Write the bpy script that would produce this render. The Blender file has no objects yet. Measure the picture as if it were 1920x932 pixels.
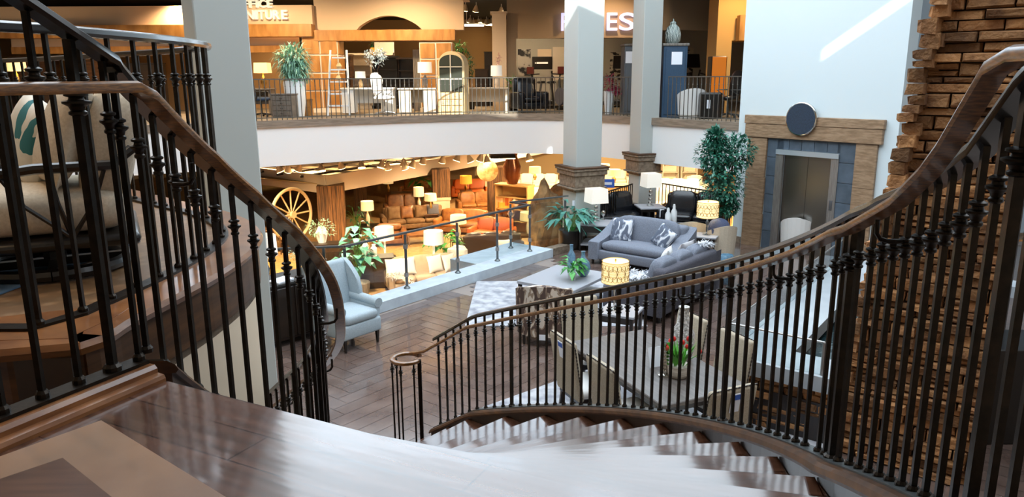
import bpy, bmesh, math, random
from mathutils import Vector, Matrix, Euler
random.seed(7)
SC = bpy.context.scene
COL = SC.collection
PI = math.pi
def R(d): return math.radians(d)
# ------------------------------------------------------------------ camera
F = 1390.0
CAM = Vector((0, 0, 3.6))
CROT = Euler((R(77.0), 0, 0)).to_matrix() @ Matrix.Rotation(R(-0.35), 3, 'Z')
cd = bpy.data.cameras.new('camera'); cam = bpy.data.objects.new('camera', cd); COL.objects.link(cam)
cd.sensor_width = 36; cd.lens = F / 1920 * 36; cd.clip_start = .02; cd.clip_end = 300
cam.location = CAM; cam.rotation_euler = CROT.to_euler(); SC.camera = cam
def ray(px, py): return CROT @ Vector(((px - 960) / F, (466 - py) / F, -1))
def P(px, py, z=0.0):
    d = ray(px, py); t = (z - CAM.z) / d.z
    return CAM + d * t
def Q(px, py, D):
    d = ray(px, py); return CAM + d * (D / d.y)
# ------------------------------------------------------------------ mesh builder
class B:
    def __init__(s): s.m = bmesh.new()
    def face(s, pts):
        try: return s.m.faces.new([s.m.verts.new(p) for p in pts])
        except ValueError: return None
    def box(s, x0, y0, z0, x1, y1, z1, bev=0, seg=1, M=None):
        if x0 > x1: x0, x1 = x1, x0
        if y0 > y1: y0, y1 = y1, y0
        if z0 > z1: z0, z1 = z1, z0
        v = [s.m.verts.new((x, y, z)) for z in (z0, z1) for y in (y0, y1) for x in (x0, x1)]
        fs = [s.m.faces.new([v[i] for i in q]) for q in ((0,2,3,1),(4,5,7,6),(0,1,5,4),(2,6,7,3),(0,4,6,2),(1,3,7,5))]
        if bev:
            es = list({e for f in fs for e in f.edges})
            r = bmesh.ops.bevel(s.m, geom=es, offset=min(bev, (x1-x0)*.49, (y1-y0)*.49, (z1-z0)*.49), segments=seg, affect='EDGES', profile=.5)
            v = list({q for f in r['faces'] for q in f.verts} | {q for q in v if q.is_valid})
            vs = set(v)
            for f in list(fs):
                if f.is_valid: vs |= set(f.verts)
            v = list(vs)
        if M is not None:
            for q in v: q.co = M @ q.co
        return s
    def obox(s, a, b, w, z0, z1, bev=0):
        """box whose footprint runs a->b (2D) with width w centred"""
        a = Vector(a[:2]); b = Vector(b[:2]); d = b - a; L = d.length; d.normalize(); n = Vector((-d.y, d.x))
        M = Matrix(((d.x, n.x, 0, a.x), (d.y, n.y, 0, a.y), (0, 0, 1, 0), (0, 0, 0, 1)))
        return s.box(0, -w/2, z0, L, w/2, z1, bev, 1, M)
    def prism(s, poly, z0, z1):
        lo = [s.m.verts.new((p[0], p[1], z0)) for p in poly]; hi = [s.m.verts.new((p[0], p[1], z1)) for p in poly]
        n = len(poly); s.m.faces.new(hi); s.m.faces.new(lo[::-1])
        for i in range(n): s.m.faces.new((lo[i], lo[(i+1) % n], hi[(i+1) % n], hi[i]))
        return s
    def tube(s, p0, p1, r0, r1=None, n=8, cap=True):
        r1 = r0 if r1 is None else r1; p0 = Vector(p0); p1 = Vector(p1); d = (p1 - p0)
        if d.length < 1e-6: return s
        q = d.to_track_quat('Z', 'Y').to_matrix()
        A = []; C = []
        for i in range(n):
            a = 2*PI*(i + .5)/n; u = Vector((math.cos(a), math.sin(a), 0))
            A.append(s.m.verts.new(p0 + q @ (u*r0))); C.append(s.m.verts.new(p1 + q @ (u*r1)))
        for i in range(n): s.m.faces.new((A[i], A[(i+1) % n], C[(i+1) % n], C[i]))
        if cap: s.m.faces.new(C); s.m.faces.new(A[::-1])
        return s
    def path(s, pts, r, n=6):
        """continuous round tube along pts; r number or list"""
        pts = [Vector(p) for p in pts]; rings = []
        for i, p in enumerate(pts):
            d = pts[min(i+1, len(pts)-1)] - pts[max(i-1, 0)]
            q = d.to_track_quat('Z', 'Y').to_matrix(); rr = r[i] if isinstance(r, (list, tuple)) else r
            rings.append([s.m.verts.new(p + q @ Vector((math.cos(2*PI*j/n)*rr, math.sin(2*PI*j/n)*rr, 0))) for j in range(n)])
        for a, b in zip(rings, rings[1:]):
            for j in range(n): s.m.faces.new((a[j], a[(j+1) % n], b[(j+1) % n], b[j]))
        s.m.faces.new(rings[-1]); s.m.faces.new(rings[0][::-1]); return s
    def pil(s, sz, th, n=14):
        h = sz/2; g = [[], []]
        for k, sg in enumerate((-1, 1)):
            for i in range(n+1):
                row = []
                for j in range(n+1):
                    u, w = -1+2*i/n, -1+2*j/n; e = (1-abs(u)**3)*(1-abs(w)**3); pin = 1-.07*(1-abs(w)**2)*abs(u)**2; pin2 = 1-.07*(1-abs(u)**2)*abs(w)**2
                    row.append(s.m.verts.new((u*h*pin, sg*(th/2*max(e, 0)**.6+.004), w*h*pin2)))
                g[k].append(row)
        for k in (0, 1):
            for i in range(n):
                for j in range(n): s.m.faces.new((g[k][i][j], g[k][i+1][j], g[k][i+1][j+1], g[k][i][j+1]))
        ring = lambda q: [q[i][0] for i in range(n)] + [q[n][j] for j in range(n)] + [q[i][n] for i in range(n, 0, -1)] + [q[0][j] for j in range(n, 0, -1)]
        A, C = ring(g[0]), ring(g[1])
        for i in range(len(A)): s.m.faces.new((A[i], A[(i+1) % len(A)], C[(i+1) % len(A)], C[i]))
        return s
    def side(s, poly, x0, x1, bev=0, M=None):
        f = [s.m.verts.new((x0, p[0], p[1])) for p in poly]; k = [s.m.verts.new((x1, p[0], p[1])) for p in poly]; n = len(poly)
        fs = [s.m.faces.new(f), s.m.faces.new(k[::-1])] + [s.m.faces.new((f[i], f[(i+1) % n], k[(i+1) % n], k[i])) for i in range(n)]
        if bev:
            es = list(set(fs[0].edges) | set(fs[1].edges)); r = bmesh.ops.bevel(s.m, geom=es, offset=bev, segments=2, affect='EDGES', profile=.5)
        if M is not None:
            vs = {v for v in f+k if v.is_valid} | ({v for q in r['faces'] for v in q.verts} if bev else set())
            for v in vs: v.co = M @ v.co
        return s
    def lathe(s, prof, c=(0, 0, 0), n=20, M=None):
        rings = []
        for (r, z) in prof:
            rings.append([s.m.verts.new((c[0]+math.cos(2*PI*j/n)*max(r, .0005), c[1]+math.sin(2*PI*j/n)*max(r, .0005), c[2]+z)) for j in range(n)])
        for a, b in zip(rings, rings[1:]):
            for j in range(n): s.m.faces.new((a[j], a[(j+1) % n], b[(j+1) % n], b[j]))
        s.m.faces.new(rings[-1]); s.m.faces.new(rings[0][::-1])
        if M is not None:
            for ring in rings:
                for v in ring: v.co = M @ v.co
        return s
    def cush(s, c, sz, e=.35, M=None, n=20, k=12, pinch=0):
        """soft superellipsoid cushion: centre, full sizes"""
        a, b, h = sz[0]/2, sz[1]/2, sz[2]/2
        def sp(t, p): return math.copysign(abs(t)**p, t)
        rings = []
        for i in range(k+1):
            ph = -PI/2 + PI*i/k; cz = sp(math.cos(ph), e*1.3); zz = sp(math.sin(ph), .75)
            ring = []
            for j in range(n):
                th = 2*PI*j/n + PI/n; x = sp(math.cos(th), e); y = sp(math.sin(th), e)
                f = 1 - pinch*(1-abs(x*y)*0) * (1 - max(abs(x), abs(y))**2) if pinch else 1
                p = Vector((a*x*cz, b*y*cz, h*zz))
                if pinch: 
                    edge = min(1, abs(x)**6*abs(y)**6*3); p.x *= 1+.10*edge*cz; p.y *= 1+.10*edge*cz
                p += Vector(c)
                if M is not None: p = M @ p
                ring.append(s.m.verts.new(p))
            rings.append(ring)
        for r0, r1 in zip(rings, rings[1:]):
            for j in range(n): s.m.faces.new((r0[j], r0[(j+1) % n], r1[(j+1) % n], r1[j]))
        s.m.faces.new(rings[-1]); s.m.faces.new(rings[0][::-1]); return s
    def sweep(s, pts, prof, closed=False):
        """profile (lateral-left, up) swept along pts, kept upright"""
        pts = [Vector(p) for p in pts]; rings = []; N = len(pts)
        for i, p in enumerate(pts):
            if closed: a = pts[i-1]; b = pts[(i+1) % N]
            else: a = pts[max(i-1, 0)]; b = pts[min(i+1, N-1)]
            d = Vector(((b-a).x, (b-a).y, 0)); d.normalize(); nrm = Vector((-d.y, d.x, 0))
            rings.append([s.m.verts.new(p + nrm*u + Vector((0, 0, w))) for u, w in prof])
        k = len(prof)
        for i in range(N if closed else N-1):
            A = rings[i]; C = rings[(i+1) % N]
            for j in range(k): s.m.faces.new((A[j], C[j], C[(j+1) % k], A[(j+1) % k]))
        if not closed: s.m.faces.new(rings[0]); s.m.faces.new(rings[-1][::-1])
        return s
    def leaf(s, p, d, L, W, up=Vector((0, 0, 1)), droop=.3):
        d = Vector(d).normalized(); side = d.cross(up)
        if side.length < 1e-3: side = Vector((1, 0, 0))
        side.normalize(); nn = side.cross(d).normalized()
        p = Vector(p); a = p; b = p + d*L*.45 + side*W/2 + nn*W*.12; c = p + d*L - nn*L*droop; e = p + d*L*.45 - side*W/2 + nn*W*.12; m = p + d*L*.5
        va, vb, vc, ve, vm = [s.m.verts.new(q) for q in (a, b, c, e, m)]
        for q in ((va, vb, vm), (vb, vc, vm), (vc, ve, vm), (ve, va, vm)): s.m.faces.new(q)
        return s
    def obj(s, name, mat, parent=None, smooth=False, **kw):
        me = bpy.data.meshes.new(name); bmesh.ops.recalc_face_normals(s.m, faces=s.m.faces[:]) if not kw.get('raw') else None
        s.m.to_mesh(me); s.m.free(); me.materials.append(mat)
        if smooth:
            me.polygons.foreach_set('use_smooth', [True]*len(me.polygons))
            try: me.set_sharp_from_angle(angle=R(40))
            except Exception: pass
        o = bpy.data.objects.new(name, me); COL.objects.link(o)
        if parent: o.parent = parent
        return o
def tag(o, label=None, cat=None, group=None, kind=None):
    if label: o['label'] = label
    if cat: o['category'] = cat
    if group: o['group'] = group
    if kind: o['kind'] = kind
    return o
def thing(name, label, cat, loc=(0, 0, 0), rz=0, group=None):
    o = bpy.data.objects.new(name, None); COL.objects.link(o); o.location = loc; o.rotation_euler = (0, 0, rz)
    o.empty_display_size = .1
    return tag(o, label, cat, group)
def struct(o): o['kind'] = 'structure'; return o
def inst(src, name, parent, loc=(0, 0, 0), rot=(0, 0, 0), scale=(1, 1, 1)):
    o = bpy.data.objects.new(name, src.data); COL.objects.link(o); o.parent = parent
    o.location = loc; o.rotation_euler = rot; o.scale = scale; return o
def dup(root, loc, rz, label=None, group=None):
    c = root.copy(); COL.objects.link(c); c.location = loc; c.rotation_euler = (0, 0, rz)
    if label: c['label'] = label
    if group: c['group'] = group
    for ch in list(root.children):
        k = ch.copy(); COL.objects.link(k); k.parent = c
        for g in list(ch.children):
            q = g.copy(); COL.objects.link(q); q.parent = k
    return c
# ------------------------------------------------------------------ materials
MC = {}
def nt(name):
    m = bpy.data.materials.new(name); m.use_nodes = True; t = m.node_tree; b = t.nodes['Principled BSDF']; return m, t, b
def N(t, ty, **kw):
    n = t.nodes.new(ty)
    for k, v in kw.items():
        if k in n.inputs: n.inputs[k].default_value = v
        else: setattr(n, k, v)
    return n
def c4(c): return (c[0], c[1], c[2], 1)
def hx(h):
    h = h.lstrip('#'); r = [int(h[i:i+2], 16)/255 for i in (0, 2, 4)]
    return tuple(x/12.92 if x <= .04045 else ((x+.055)/1.055)**2.4 for x in r)
def mat(name, col, rough=.6, metal=0, col2=None, scale=8, bump=0, bscale=None, stretch=None, spec=.5, emit=None, es=0, island=0, detail=4, coat=0, trans=0, thr=(.35, .65), kind='noise', alpha=1, sheen=0):
    if name in MC: return MC[name]
    m, t, b = nt(name); L = t.links
    if isinstance(col, str): col = hx(col)
    if isinstance(col2, str): col2 = hx(col2)
    b.inputs['Base Color'].default_value = c4(col); b.inputs['Roughness'].default_value = rough; b.inputs['Metallic'].default_value = metal
    b.inputs['Specular IOR Level'].default_value = spec
    if coat: b.inputs['Coat Weight'].default_value = coat; b.inputs['Coat Roughness'].default_value = .1
    if trans: b.inputs['Transmission Weight'].default_value = trans
    if sheen: b.inputs['Sheen Weight'].default_value = sheen
    tc = N(t, 'ShaderNodeTexCoord'); mp = N(t, 'ShaderNodeMapping'); L.new(tc.outputs['Object'], mp.inputs[0])
    if stretch: mp.inputs['Scale'].default_value = stretch
    last = None
    if col2 or bump:
        if kind == 'noise': tx = N(t, 'ShaderNodeTexNoise', Scale=scale, Detail=detail); out = tx.outputs['Fac']
        elif kind == 'voronoi': tx = N(t, 'ShaderNodeTexVoronoi', Scale=scale); out = tx.outputs['Distance']
        elif kind == 'wave': tx = N(t, 'ShaderNodeTexWave', Scale=scale, Distortion=6, Detail=3); out = tx.outputs['Fac']
        L.new(mp.outputs[0], tx.inputs['Vector'])
    if col2:
        cr = N(t, 'ShaderNodeValToRGB'); cr.color_ramp.elements[0].position = thr[0]; cr.color_ramp.elements[1].position = thr[1]
        cr.color_ramp.elements[0].color = c4(col); cr.color_ramp.elements[1].color = c4(col2); L.new(out, cr.inputs[0]); last = cr.outputs[0]
    if island:
        g = N(t, 'ShaderNodeNewGeometry'); hs = N(t, 'ShaderNodeHueSaturation'); mr = N(t, 'ShaderNodeMapRange')
        mr.inputs['To Min'].default_value = 1-island; mr.inputs['To Max'].default_value = 1+island
        L.new(g.outputs['Random Per Island'], mr.inputs['Value']); L.new(mr.outputs[0], hs.inputs['Value'])
        if last: L.new(last, hs.inputs['Color'])
        else: hs.inputs['Color'].default_value = c4(col)
        last = hs.outputs[0]
    if last: L.new(last, b.inputs['Base Color'])
    if bump:
        bp = N(t, 'ShaderNodeBump', Strength=bump, Distance=.02)
        if bscale: 
            t2 = N(t, 'ShaderNodeTexNoise', Scale=bscale, Detail=3); L.new(mp.outputs[0], t2.inputs['Vector']); L.new(t2.outputs['Fac'], bp.inputs['Height'])
        else: L.new(out, bp.inputs['Height'])
        L.new(bp.outputs[0], b.inputs['Normal'])
    if emit:
        if isinstance(emit, str): emit = hx(emit)
        b.inputs['Emission Color'].default_value = c4(emit); b.inputs['Emission Strength'].default_value = es
    MC[name] = m; return m
def ikat(name, a, bcol, c, sc=9):
    m, t, b = nt(name); L = t.links; tc = N(t, 'ShaderNodeTexCoord'); mp = N(t, 'ShaderNodeMapping'); mp.inputs['Scale'].default_value = (1, 1, .45)
    L.new(tc.outputs['Object'], mp.inputs[0]); n1 = N(t, 'ShaderNodeTexNoise', Scale=sc, Detail=2, Distortion=1.2); L.new(mp.outputs[0], n1.inputs['Vector'])
    cr = N(t, 'ShaderNodeValToRGB'); e = cr.color_ramp.elements; e[0].position = .40; e[0].color = c4(hx(a)); e[1].position = .62; e[1].color = c4(hx(c))
    k = cr.color_ramp.elements.new(.47); k.color = c4(hx(bcol)); k = cr.color_ramp.elements.new(.54); k.color = c4(hx(c)); cr.color_ramp.interpolation = 'CONSTANT'
    L.new(n1.outputs['Fac'], cr.inputs[0]); L.new(cr.outputs[0], b.inputs['Base Color']); b.inputs['Roughness'].default_value = .9; MC[name] = m; return m
def brickmat(name, c1, c2, mortar, bw, bh, ms=.01, rough=.4, bump=.2, off=.5, rot=(0, 0, 0)):
    m, t, b = nt(name); L = t.links; tc = N(t, 'ShaderNodeTexCoord'); mp = N(t, 'ShaderNodeMapping'); mp.inputs['Rotation'].default_value = rot
    L.new(tc.outputs['Object'], mp.inputs[0]); br = N(t, 'ShaderNodeTexBrick'); br.offset = off
    br.inputs['Color1'].default_value = c4(hx(c1)); br.inputs['Color2'].default_value = c4(hx(c2)); br.inputs['Mortar'].default_value = c4(hx(mortar))
    br.inputs['Scale'].default_value = 1; br.inputs['Brick Width'].default_value = bw; br.inputs['Row Height'].default_value = bh; br.inputs['Mortar Size'].default_value = ms
    L.new(mp.outputs[0], br.inputs['Vector']); L.new(br.outputs['Color'], b.inputs['Base Color']); b.inputs['Roughness'].default_value = rough; MC[name] = m; return m
def glassmat(name, tint='#f1f5f5', fac=.12):
    m = bpy.data.materials.new(name); m.use_nodes = True; t = m.node_tree; t.nodes.clear(); o = N(t, 'ShaderNodeOutputMaterial')
    tr = N(t, 'ShaderNodeBsdfTransparent'); tr.inputs[0].default_value = c4(hx(tint)); gl = N(t, 'ShaderNodeBsdfGlossy', Roughness=.02); mx = N(t, 'ShaderNodeMixShader')
    fr = N(t, 'ShaderNodeLayerWeight', Blend=.5); pw = N(t, 'ShaderNodeMath', operation='POWER'); t.links.new(fr.outputs['Facing'], pw.inputs[0]); pw.inputs[1].default_value = 4
    mx2 = N(t, 'ShaderNodeMath', operation='MULTIPLY_ADD'); t.links.new(pw.outputs[0], mx2.inputs[0]); mx2.inputs[1].default_value = .5; mx2.inputs[2].default_value = fac*.3
    t.links.new(mx2.outputs[0], mx.inputs[0]); t.links.new(tr.outputs[0], mx.inputs[1]); t.links.new(gl.outputs[0], mx.inputs[2]); t.links.new(mx.outputs[0], o.inputs[0]); MC[name] = m; return m
M_iron = mat('dark_bronze_iron', '#1d1813', .35, .7, col2='#2c241c', scale=30, bump=.05)
M_rail = mat('black_handrail', '#15110e', .25, .2, coat=.5)
M_hand = mat('brown_wood_handrail', '#8a5a28', .3, 0, col2='#50300f', scale=6, stretch=(6, 6, 40), coat=.4)
M_tread = mat('tread_wood', '#4a3124', .17, 0, col2='#5c4032', scale=5, stretch=(1, 1, 1), bump=.16, bscale=11, coat=.6, spec=.6)
M_string = mat('stringer_wood', '#3a2416', .3, 0, col2='#241408', scale=5, coat=.3)
M_oak = mat('oak_nosing', '#8a5a32', .3, 0, col2='#6b4020', scale=7, stretch=(1, 1, 6), coat=.3)
M_oakd = mat('oak_fascia', '#5a3a20', .4, 0, col2='#3c2412', scale=4, stretch=(1, 1, 9))
M_white = mat('white_paint', '#e2e4e4', .7)
M_cream = mat('cream_paint', '#dac6ac', .7)
M_bluewall = mat('pale_blue_paint', '#cfdadd', .75)
M_col = mat('grey_green_paint', '#b0b4b0', .7)
M_stonecap = mat('carved_stone', '#8a7a68', .8, col2='#6a5a4a', scale=14, bump=.3)
M_tan = mat('tan_paint', '#c9a878', .7)
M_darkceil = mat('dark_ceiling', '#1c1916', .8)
M_trimwood = mat('weathered_trim_wood', '#8f8070', .55, col2='#736556', scale=3, stretch=(1, 1, 12))
M_barn = mat('barn_wood', '#6a4a2c', .7, col2='#2f1f12', scale=3.5, stretch=(9, 9, .6), bump=.3)
M_steel = mat('brushed_steel', '#b4b0ac', .42, .85, col2='#9a9692', scale=5, stretch=(14, 1, 1))
M_steeld = mat('grey_metal', '#6a6f70', .35, .8)
M_tileg = brickmat('slate_tile', '#46525e', '#3c4853', '#66727c', .42, .42, .008, rot=(0, 0, 0))
M_glass = glassmat('clear_glass')
M_blackl = mat('black_leather', '#14151a', .25, 0, bump=.08, bscale=9, coat=.3)
M_greyf = mat('grey_fabric', '#7d828e', .95, col2='#6c717d', scale=60, bump=.1)
M_dgreyf = mat('charcoal_fabric', '#56555e', .95, col2='#494850', scale=50)
M_bluef = mat('pale_blue_linen', '#a9b6bd', .95, col2='#98a6ae', scale=90)
M_creamf = mat('cream_linen', '#cfc2ae', .95, col2='#c0b29c', scale=80)
M_whitef = mat('white_fabric', '#dcdad6', .9)
M_black = mat('black_wood', '#15110e', .3, coat=.3)
M_dkw = mat('dark_stained_wood', '#2b1d14', .35, col2='#1c120b', scale=5, stretch=(1, 8, 1), coat=.3)
M_greyw = mat('grey_washed_wood', '#7c746c', .5, col2='#5f5850', scale=4, stretch=(8, 1, 1))
M_whitew = mat('white_stone_top', '#a4a5ab', .3)
M_shade = mat('white_lampshade', '#f2ece0', .9, emit='#fff3df', es=.32)
M_shadew = mat('warm_lampshade', '#f4dca8', .9, emit='#ffd08a', es=.8)
M_shadea = mat('amber_lampshade', '#e8a040', .9, emit='#ffa030', es=.7)
M_brownl = mat('brown_leather', '#8a5a30', .4, col2='#6c4020', scale=6, bump=.1)
M_tanl = mat('caramel_leather', '#a06830', .4, col2='#804c20', scale=6)
M_taupe = mat('taupe_suede', '#7a5c3c', .8, col2='#664828', scale=8)
M_leafd = mat('dark_green_leaf', '#24603f', .35, island=.45, spec=.6)
M_leafg = mat('green_leaf', '#3f8f3a', .35, island=.4)
M_leafb = mat('blue_green_leaf', '#4f8f80', .35, island=.4)
M_leafp = mat('pale_green_leaf', '#8fc0a8', .4, island=.4)
M_bark = mat('brown_bark', '#5a4330', .9, bump=.4)
M_soil = mat('dark_soil', '#2a1c12', 1)
M_gold = mat('gold_metal', '#b08d50', .3, 1)
M_mirror = mat('silver_metal', '#c9c7c2', .12, 1)
M_bulb = mat('lit_bulb', '#fff0c0', .5, emit='#ffe0a0', es=14)
M_water = mat('pool_water', '#274046', .05, 0, bump=.6, bscale=9, spec=.8)
M_paper = mat('white_paper_tag', '#e8ebf2', .8)
M_blueink = mat('blue_ink', '#3a62b8', .8)
M_red = mat('red_petal', '#c8241c', .5)
M_greenst = mat('tulip_stem', '#4d9a2c', .5)
M_bluev = mat('blue_glass_vase', '#4c6c86', .15, col2='#6f93a8', scale=18, coat=.5)
# ------------------------------------------------------------------ levels
H = 2.75; RISE = H/15; UF = 2.6; LF = -2.6
def lerp(a, b, t): return a + (b-a)*t
def cat(pts, t):
    """Catmull-Rom through pts at float index t"""
    n = len(pts); i = max(0, min(n-2, int(math.floor(t)))); u = t - i
    p = [Vector(pts[max(0, min(n-1, j))]) for j in (i-1, i, i+1, i+2)]
    if i == 0: p[0] = p[1]*2 - p[2]
    if i == n-2: p[3] = p[2]*2 - p[1]
    return .5*((2*p[1]) + (p[2]-p[0])*u + (2*p[0]-5*p[1]+4*p[2]-p[3])*u*u + (-p[0]+3*p[1]-3*p[2]+p[3])*u**3)
OC = Vector((-3.02, 3.05)); OR = 4.15
def O(k, off=0):
    if k > 12:
        q = [Vector((1.125, 2.83, 0)), Vector((1.085, 2.36, 0)), Vector((1.03, 1.91, 0)), Vector((.95, 1.46, 0)), Vector((.88, 1.04, 0)), Vector((.83, .6, 0)), Vector((.80, .14, 0)), Vector((.79, -.32, 0)), Vector((.79, -.8, 0)), Vector((.79, -1.3, 0)), Vector((.79, -1.8, 0))]
        p = cat(q, min(9.99, k-11)); d = cat(q, min(9.99, k-10.95)) - cat(q, min(9.9, k-11.05)); n = Vector((-d.y, d.x, 0)).normalized()
        if n.x < 0: n = -n
        p = p + n*off; return Vector((p.x, p.y))
    if k >= 3:
        a = R(50.6 - 6.67*(k-3)); return OC + Vector((math.cos(a), math.sin(a)))*(OR+off)
    pts = [(-1.03, 6.82), (-.805, 6.66), (-.585, 6.47), (-.385, 6.257)]
    p = Vector(cat(pts, max(0, k))[:2]) if False else Vector((lerp(pts[min(2, int(k))][0], pts[min(2, int(k))+1][0], k-min(2, int(k))), lerp(pts[min(2, int(k))][1], pts[min(2, int(k))+1][1], k-min(2, int(k)))))
    return p + Vector((.65, .76))*off
IP = [(-2.14, 5.43), (-1.95, 5.24), (-1.77, 5.03), (-1.59, 4.82), (-1.42, 4.61), (-1.25, 4.39), (-1.11, 4.13), (-1.0, 3.87), (-.93, 3.62), (-.885, 3.4), (-.87, 3.17), (-.91, 2.93), (-.98, 2.69), (-1.03, 2.46), (-1.04, 2.24), (-1.03, 2.02)]
IP3 = [Vector((x, y, 0)) for x, y in IP]
def I(k, off=0):
    p = cat(IP3, k); q = cat(IP3, min(15, k+.05)) - cat(IP3, max(0, k-.05)); n = Vector((q.y, -q.x, 0)).normalized()
    # off>0: away from the treads
    s = Vector((-1, 0, 0)) if n.dot(Vector((-1, -.3, 0))) < 0 else None
    if n.dot(Vector((-3.02, 3.05, 0)) - p) < 0: n = -n
    p = p + n*off; return Vector((p.x, p.y))
def zn(k): return RISE*min(k, 15)
def V3(p, z): return Vector((p[0], p[1], z))
# ------------------------------------------------------------------ staircase
st = thing('staircase', 'curved hardwood staircase with glossy winding treads sweeping down to the main floor', 'staircase')
def tread_mat():
    m, t, b = nt('glossy_tread_wood'); L = t.links; tc = N(t, 'ShaderNodeTexCoord')
    w = N(t, 'ShaderNodeTexNoise', Scale=1.0, Detail=5); mp = N(t, 'ShaderNodeMapping'); mp.inputs['Scale'].default_value = (1.6, 30, 1)
    L.new(tc.outputs['UV'], mp.inputs[0]); L.new(mp.outputs[0], w.inputs['Vector'])
    cr = N(t, 'ShaderNodeValToRGB'); cr.color_ramp.elements[0].color = c4(hx('#402619')); cr.color_ramp.elements[1].color = c4(hx('#664332'))
    cr.color_ramp.elements[0].position = .3; cr.color_ramp.elements[1].position = .7; L.new(w.outputs['Fac'], cr.inputs[0])
    br = N(t, 'ShaderNodeTexBrick'); br.inputs['Scale'].default_value = 1; br.inputs['Brick Width'].default_value = 1.1; br.inputs['Row Height'].default_value = .125; br.inputs['Mortar Size'].default_value = .0022
    br.inputs['Color1'].default_value = (1, 1, 1, 1); br.inputs['Color2'].default_value = (.8, .8, .8, 1); br.inputs['Mortar'].default_value = (.12, .05, .03, 1); L.new(tc.outputs['UV'], br.inputs['Vector'])
    mx = N(t, 'ShaderNodeMix', data_type='RGBA', blend_type='MULTIPLY'); mx.inputs[0].default_value = 1
    L.new(cr.outputs[0], mx.inputs[6]); L.new(br.outputs['Color'], mx.inputs[7]); L.new(mx.outputs[2], b.inputs['Base Color'])
    b.inputs['Roughness'].default_value = .2; b.inputs['Specular IOR Level'].default_value = .6; b.inputs['Coat Weight'].default_value = .6; b.inputs['Coat Roughness'].default_value = .1; b.inputs['Coat IOR'].default_value = 1.5
    w2 = N(t, 'ShaderNodeTexNoise', Scale=1.0, Detail=2); mp2 = N(t, 'ShaderNodeMapping'); mp2.inputs['Scale'].default_value = (3, 14, 1)
    L.new(tc.outputs['UV'], mp2.inputs[0]); L.new(mp2.outputs[0], w2.inputs['Vector'])
    bp = N(t, 'ShaderNodeBump', Strength=.10, Distance=.01); L.new(w2.outputs['Fac'], bp.inputs['Height']); L.new(bp.outputs[0], b.inputs['Normal']); L.new(bp.outputs[0], b.inputs['Coat Normal'])
    return m
M_tr = tread_mat()
def uvmap(o, origin, ax, ay):
    me = o.data; uv = me.uv_layers.new(name='UVMap'); ax = Vector(ax); ay = Vector(ay); og = Vector(origin)
    for lp in me.loops:
        d = me.vertices[lp.vertex_index].co - og; uv.data[lp.index].uv = (d.dot(ax) + d.z, d.dot(ay) + d.z*.3)
for k in range(1, 15):
    n = 4; z = zn(k); b = B()
    nose = .03
    ok, ik = O(k), I(k); dirf = Vector((ik.y-ok.y, -(ik.x-ok.x))).normalized()
    if dirf.dot(ok - O(k+.5)) < 0: dirf = -dirf
    poly = [O(k) + dirf*nose] + [O(k + i/n, 0) for i in range(0, n+1)] + [I(k+1 - i/n, 0) for i in range(0, n+1)] + [I(k) + dirf*nose]
    b.prism(poly, z-.035, z)
    o = b.obj('tread', M_tr, st); ax = (ok-ik).normalized(); uvmap(o, V3(ok + dirf*nose, z), (ax.x, ax.y, 0), (dirf.x, dirf.y, 0))
    b = B(); b.obox(O(k) - dirf*.01, I(k) - dirf*.01, .02, z-RISE, z-.035); b.obj('riser', M_string, st)
b = B(); b.obox(O(15) + Vector((-.02, -.02)), I(15) + Vector((-.02, -.02)), .02, H-RISE, H-.036); b.obj('riser', M_string, st)
def stringer(fn, ks, o1, o2, name, top=.13):
    pts = [V3(fn(k, (o1+o2)/2), zn(k)+.0) for k in ks]; w = abs(o2-o1)/2
    B().sweep(pts, [(-w, -.3), (w, -.3), (w, top), (-w, top)]).obj(name, M_string, st)
    B().sweep(pts, [(-w-.03, top), (w+.012, top), (w+.022, top+.012), (w+.012, top+.028), (w-.01, top+.04), (-w-.0, top+.04), (-w-.02, top+.03), (-w-.032, top+.012)]).obj(name + '_cap', M_oakd, st)
    B().sweep(pts, [(-w*.55, top+.0405), (w*.55, top+.0405), (w*.55, top+.0465), (-w*.55, top+.0465)]).obj('base_strip', M_steeld, st)
KO = [1 + i*.25 for i in range(0, 65)]
stringer(O, KO, .004, .13, 'outer_stringer', top=.035)
KI = [.8 + i*.25 for i in range(0, 56)]
stringer(I, KI, .004, .09, 'inner_stringer', top=.06)
ks = [1 + i*.5 for i in range(29)]
b = B(); prev = None
for k in ks:
    p, q = V3(O(k), zn(k)-.32), V3(I(k), zn(k)-.32); cur = [b.m.verts.new(x) for x in (p, q, q-Vector((0, 0, .02)), p-Vector((0, 0, .02)))]
    if prev:
        for j in range(4): b.m.faces.new((prev[j], prev[(j+1) % 4], cur[(j+1) % 4], cur[j]))
    prev = cur
b.obj('soffit', M_cream, st)
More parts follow.
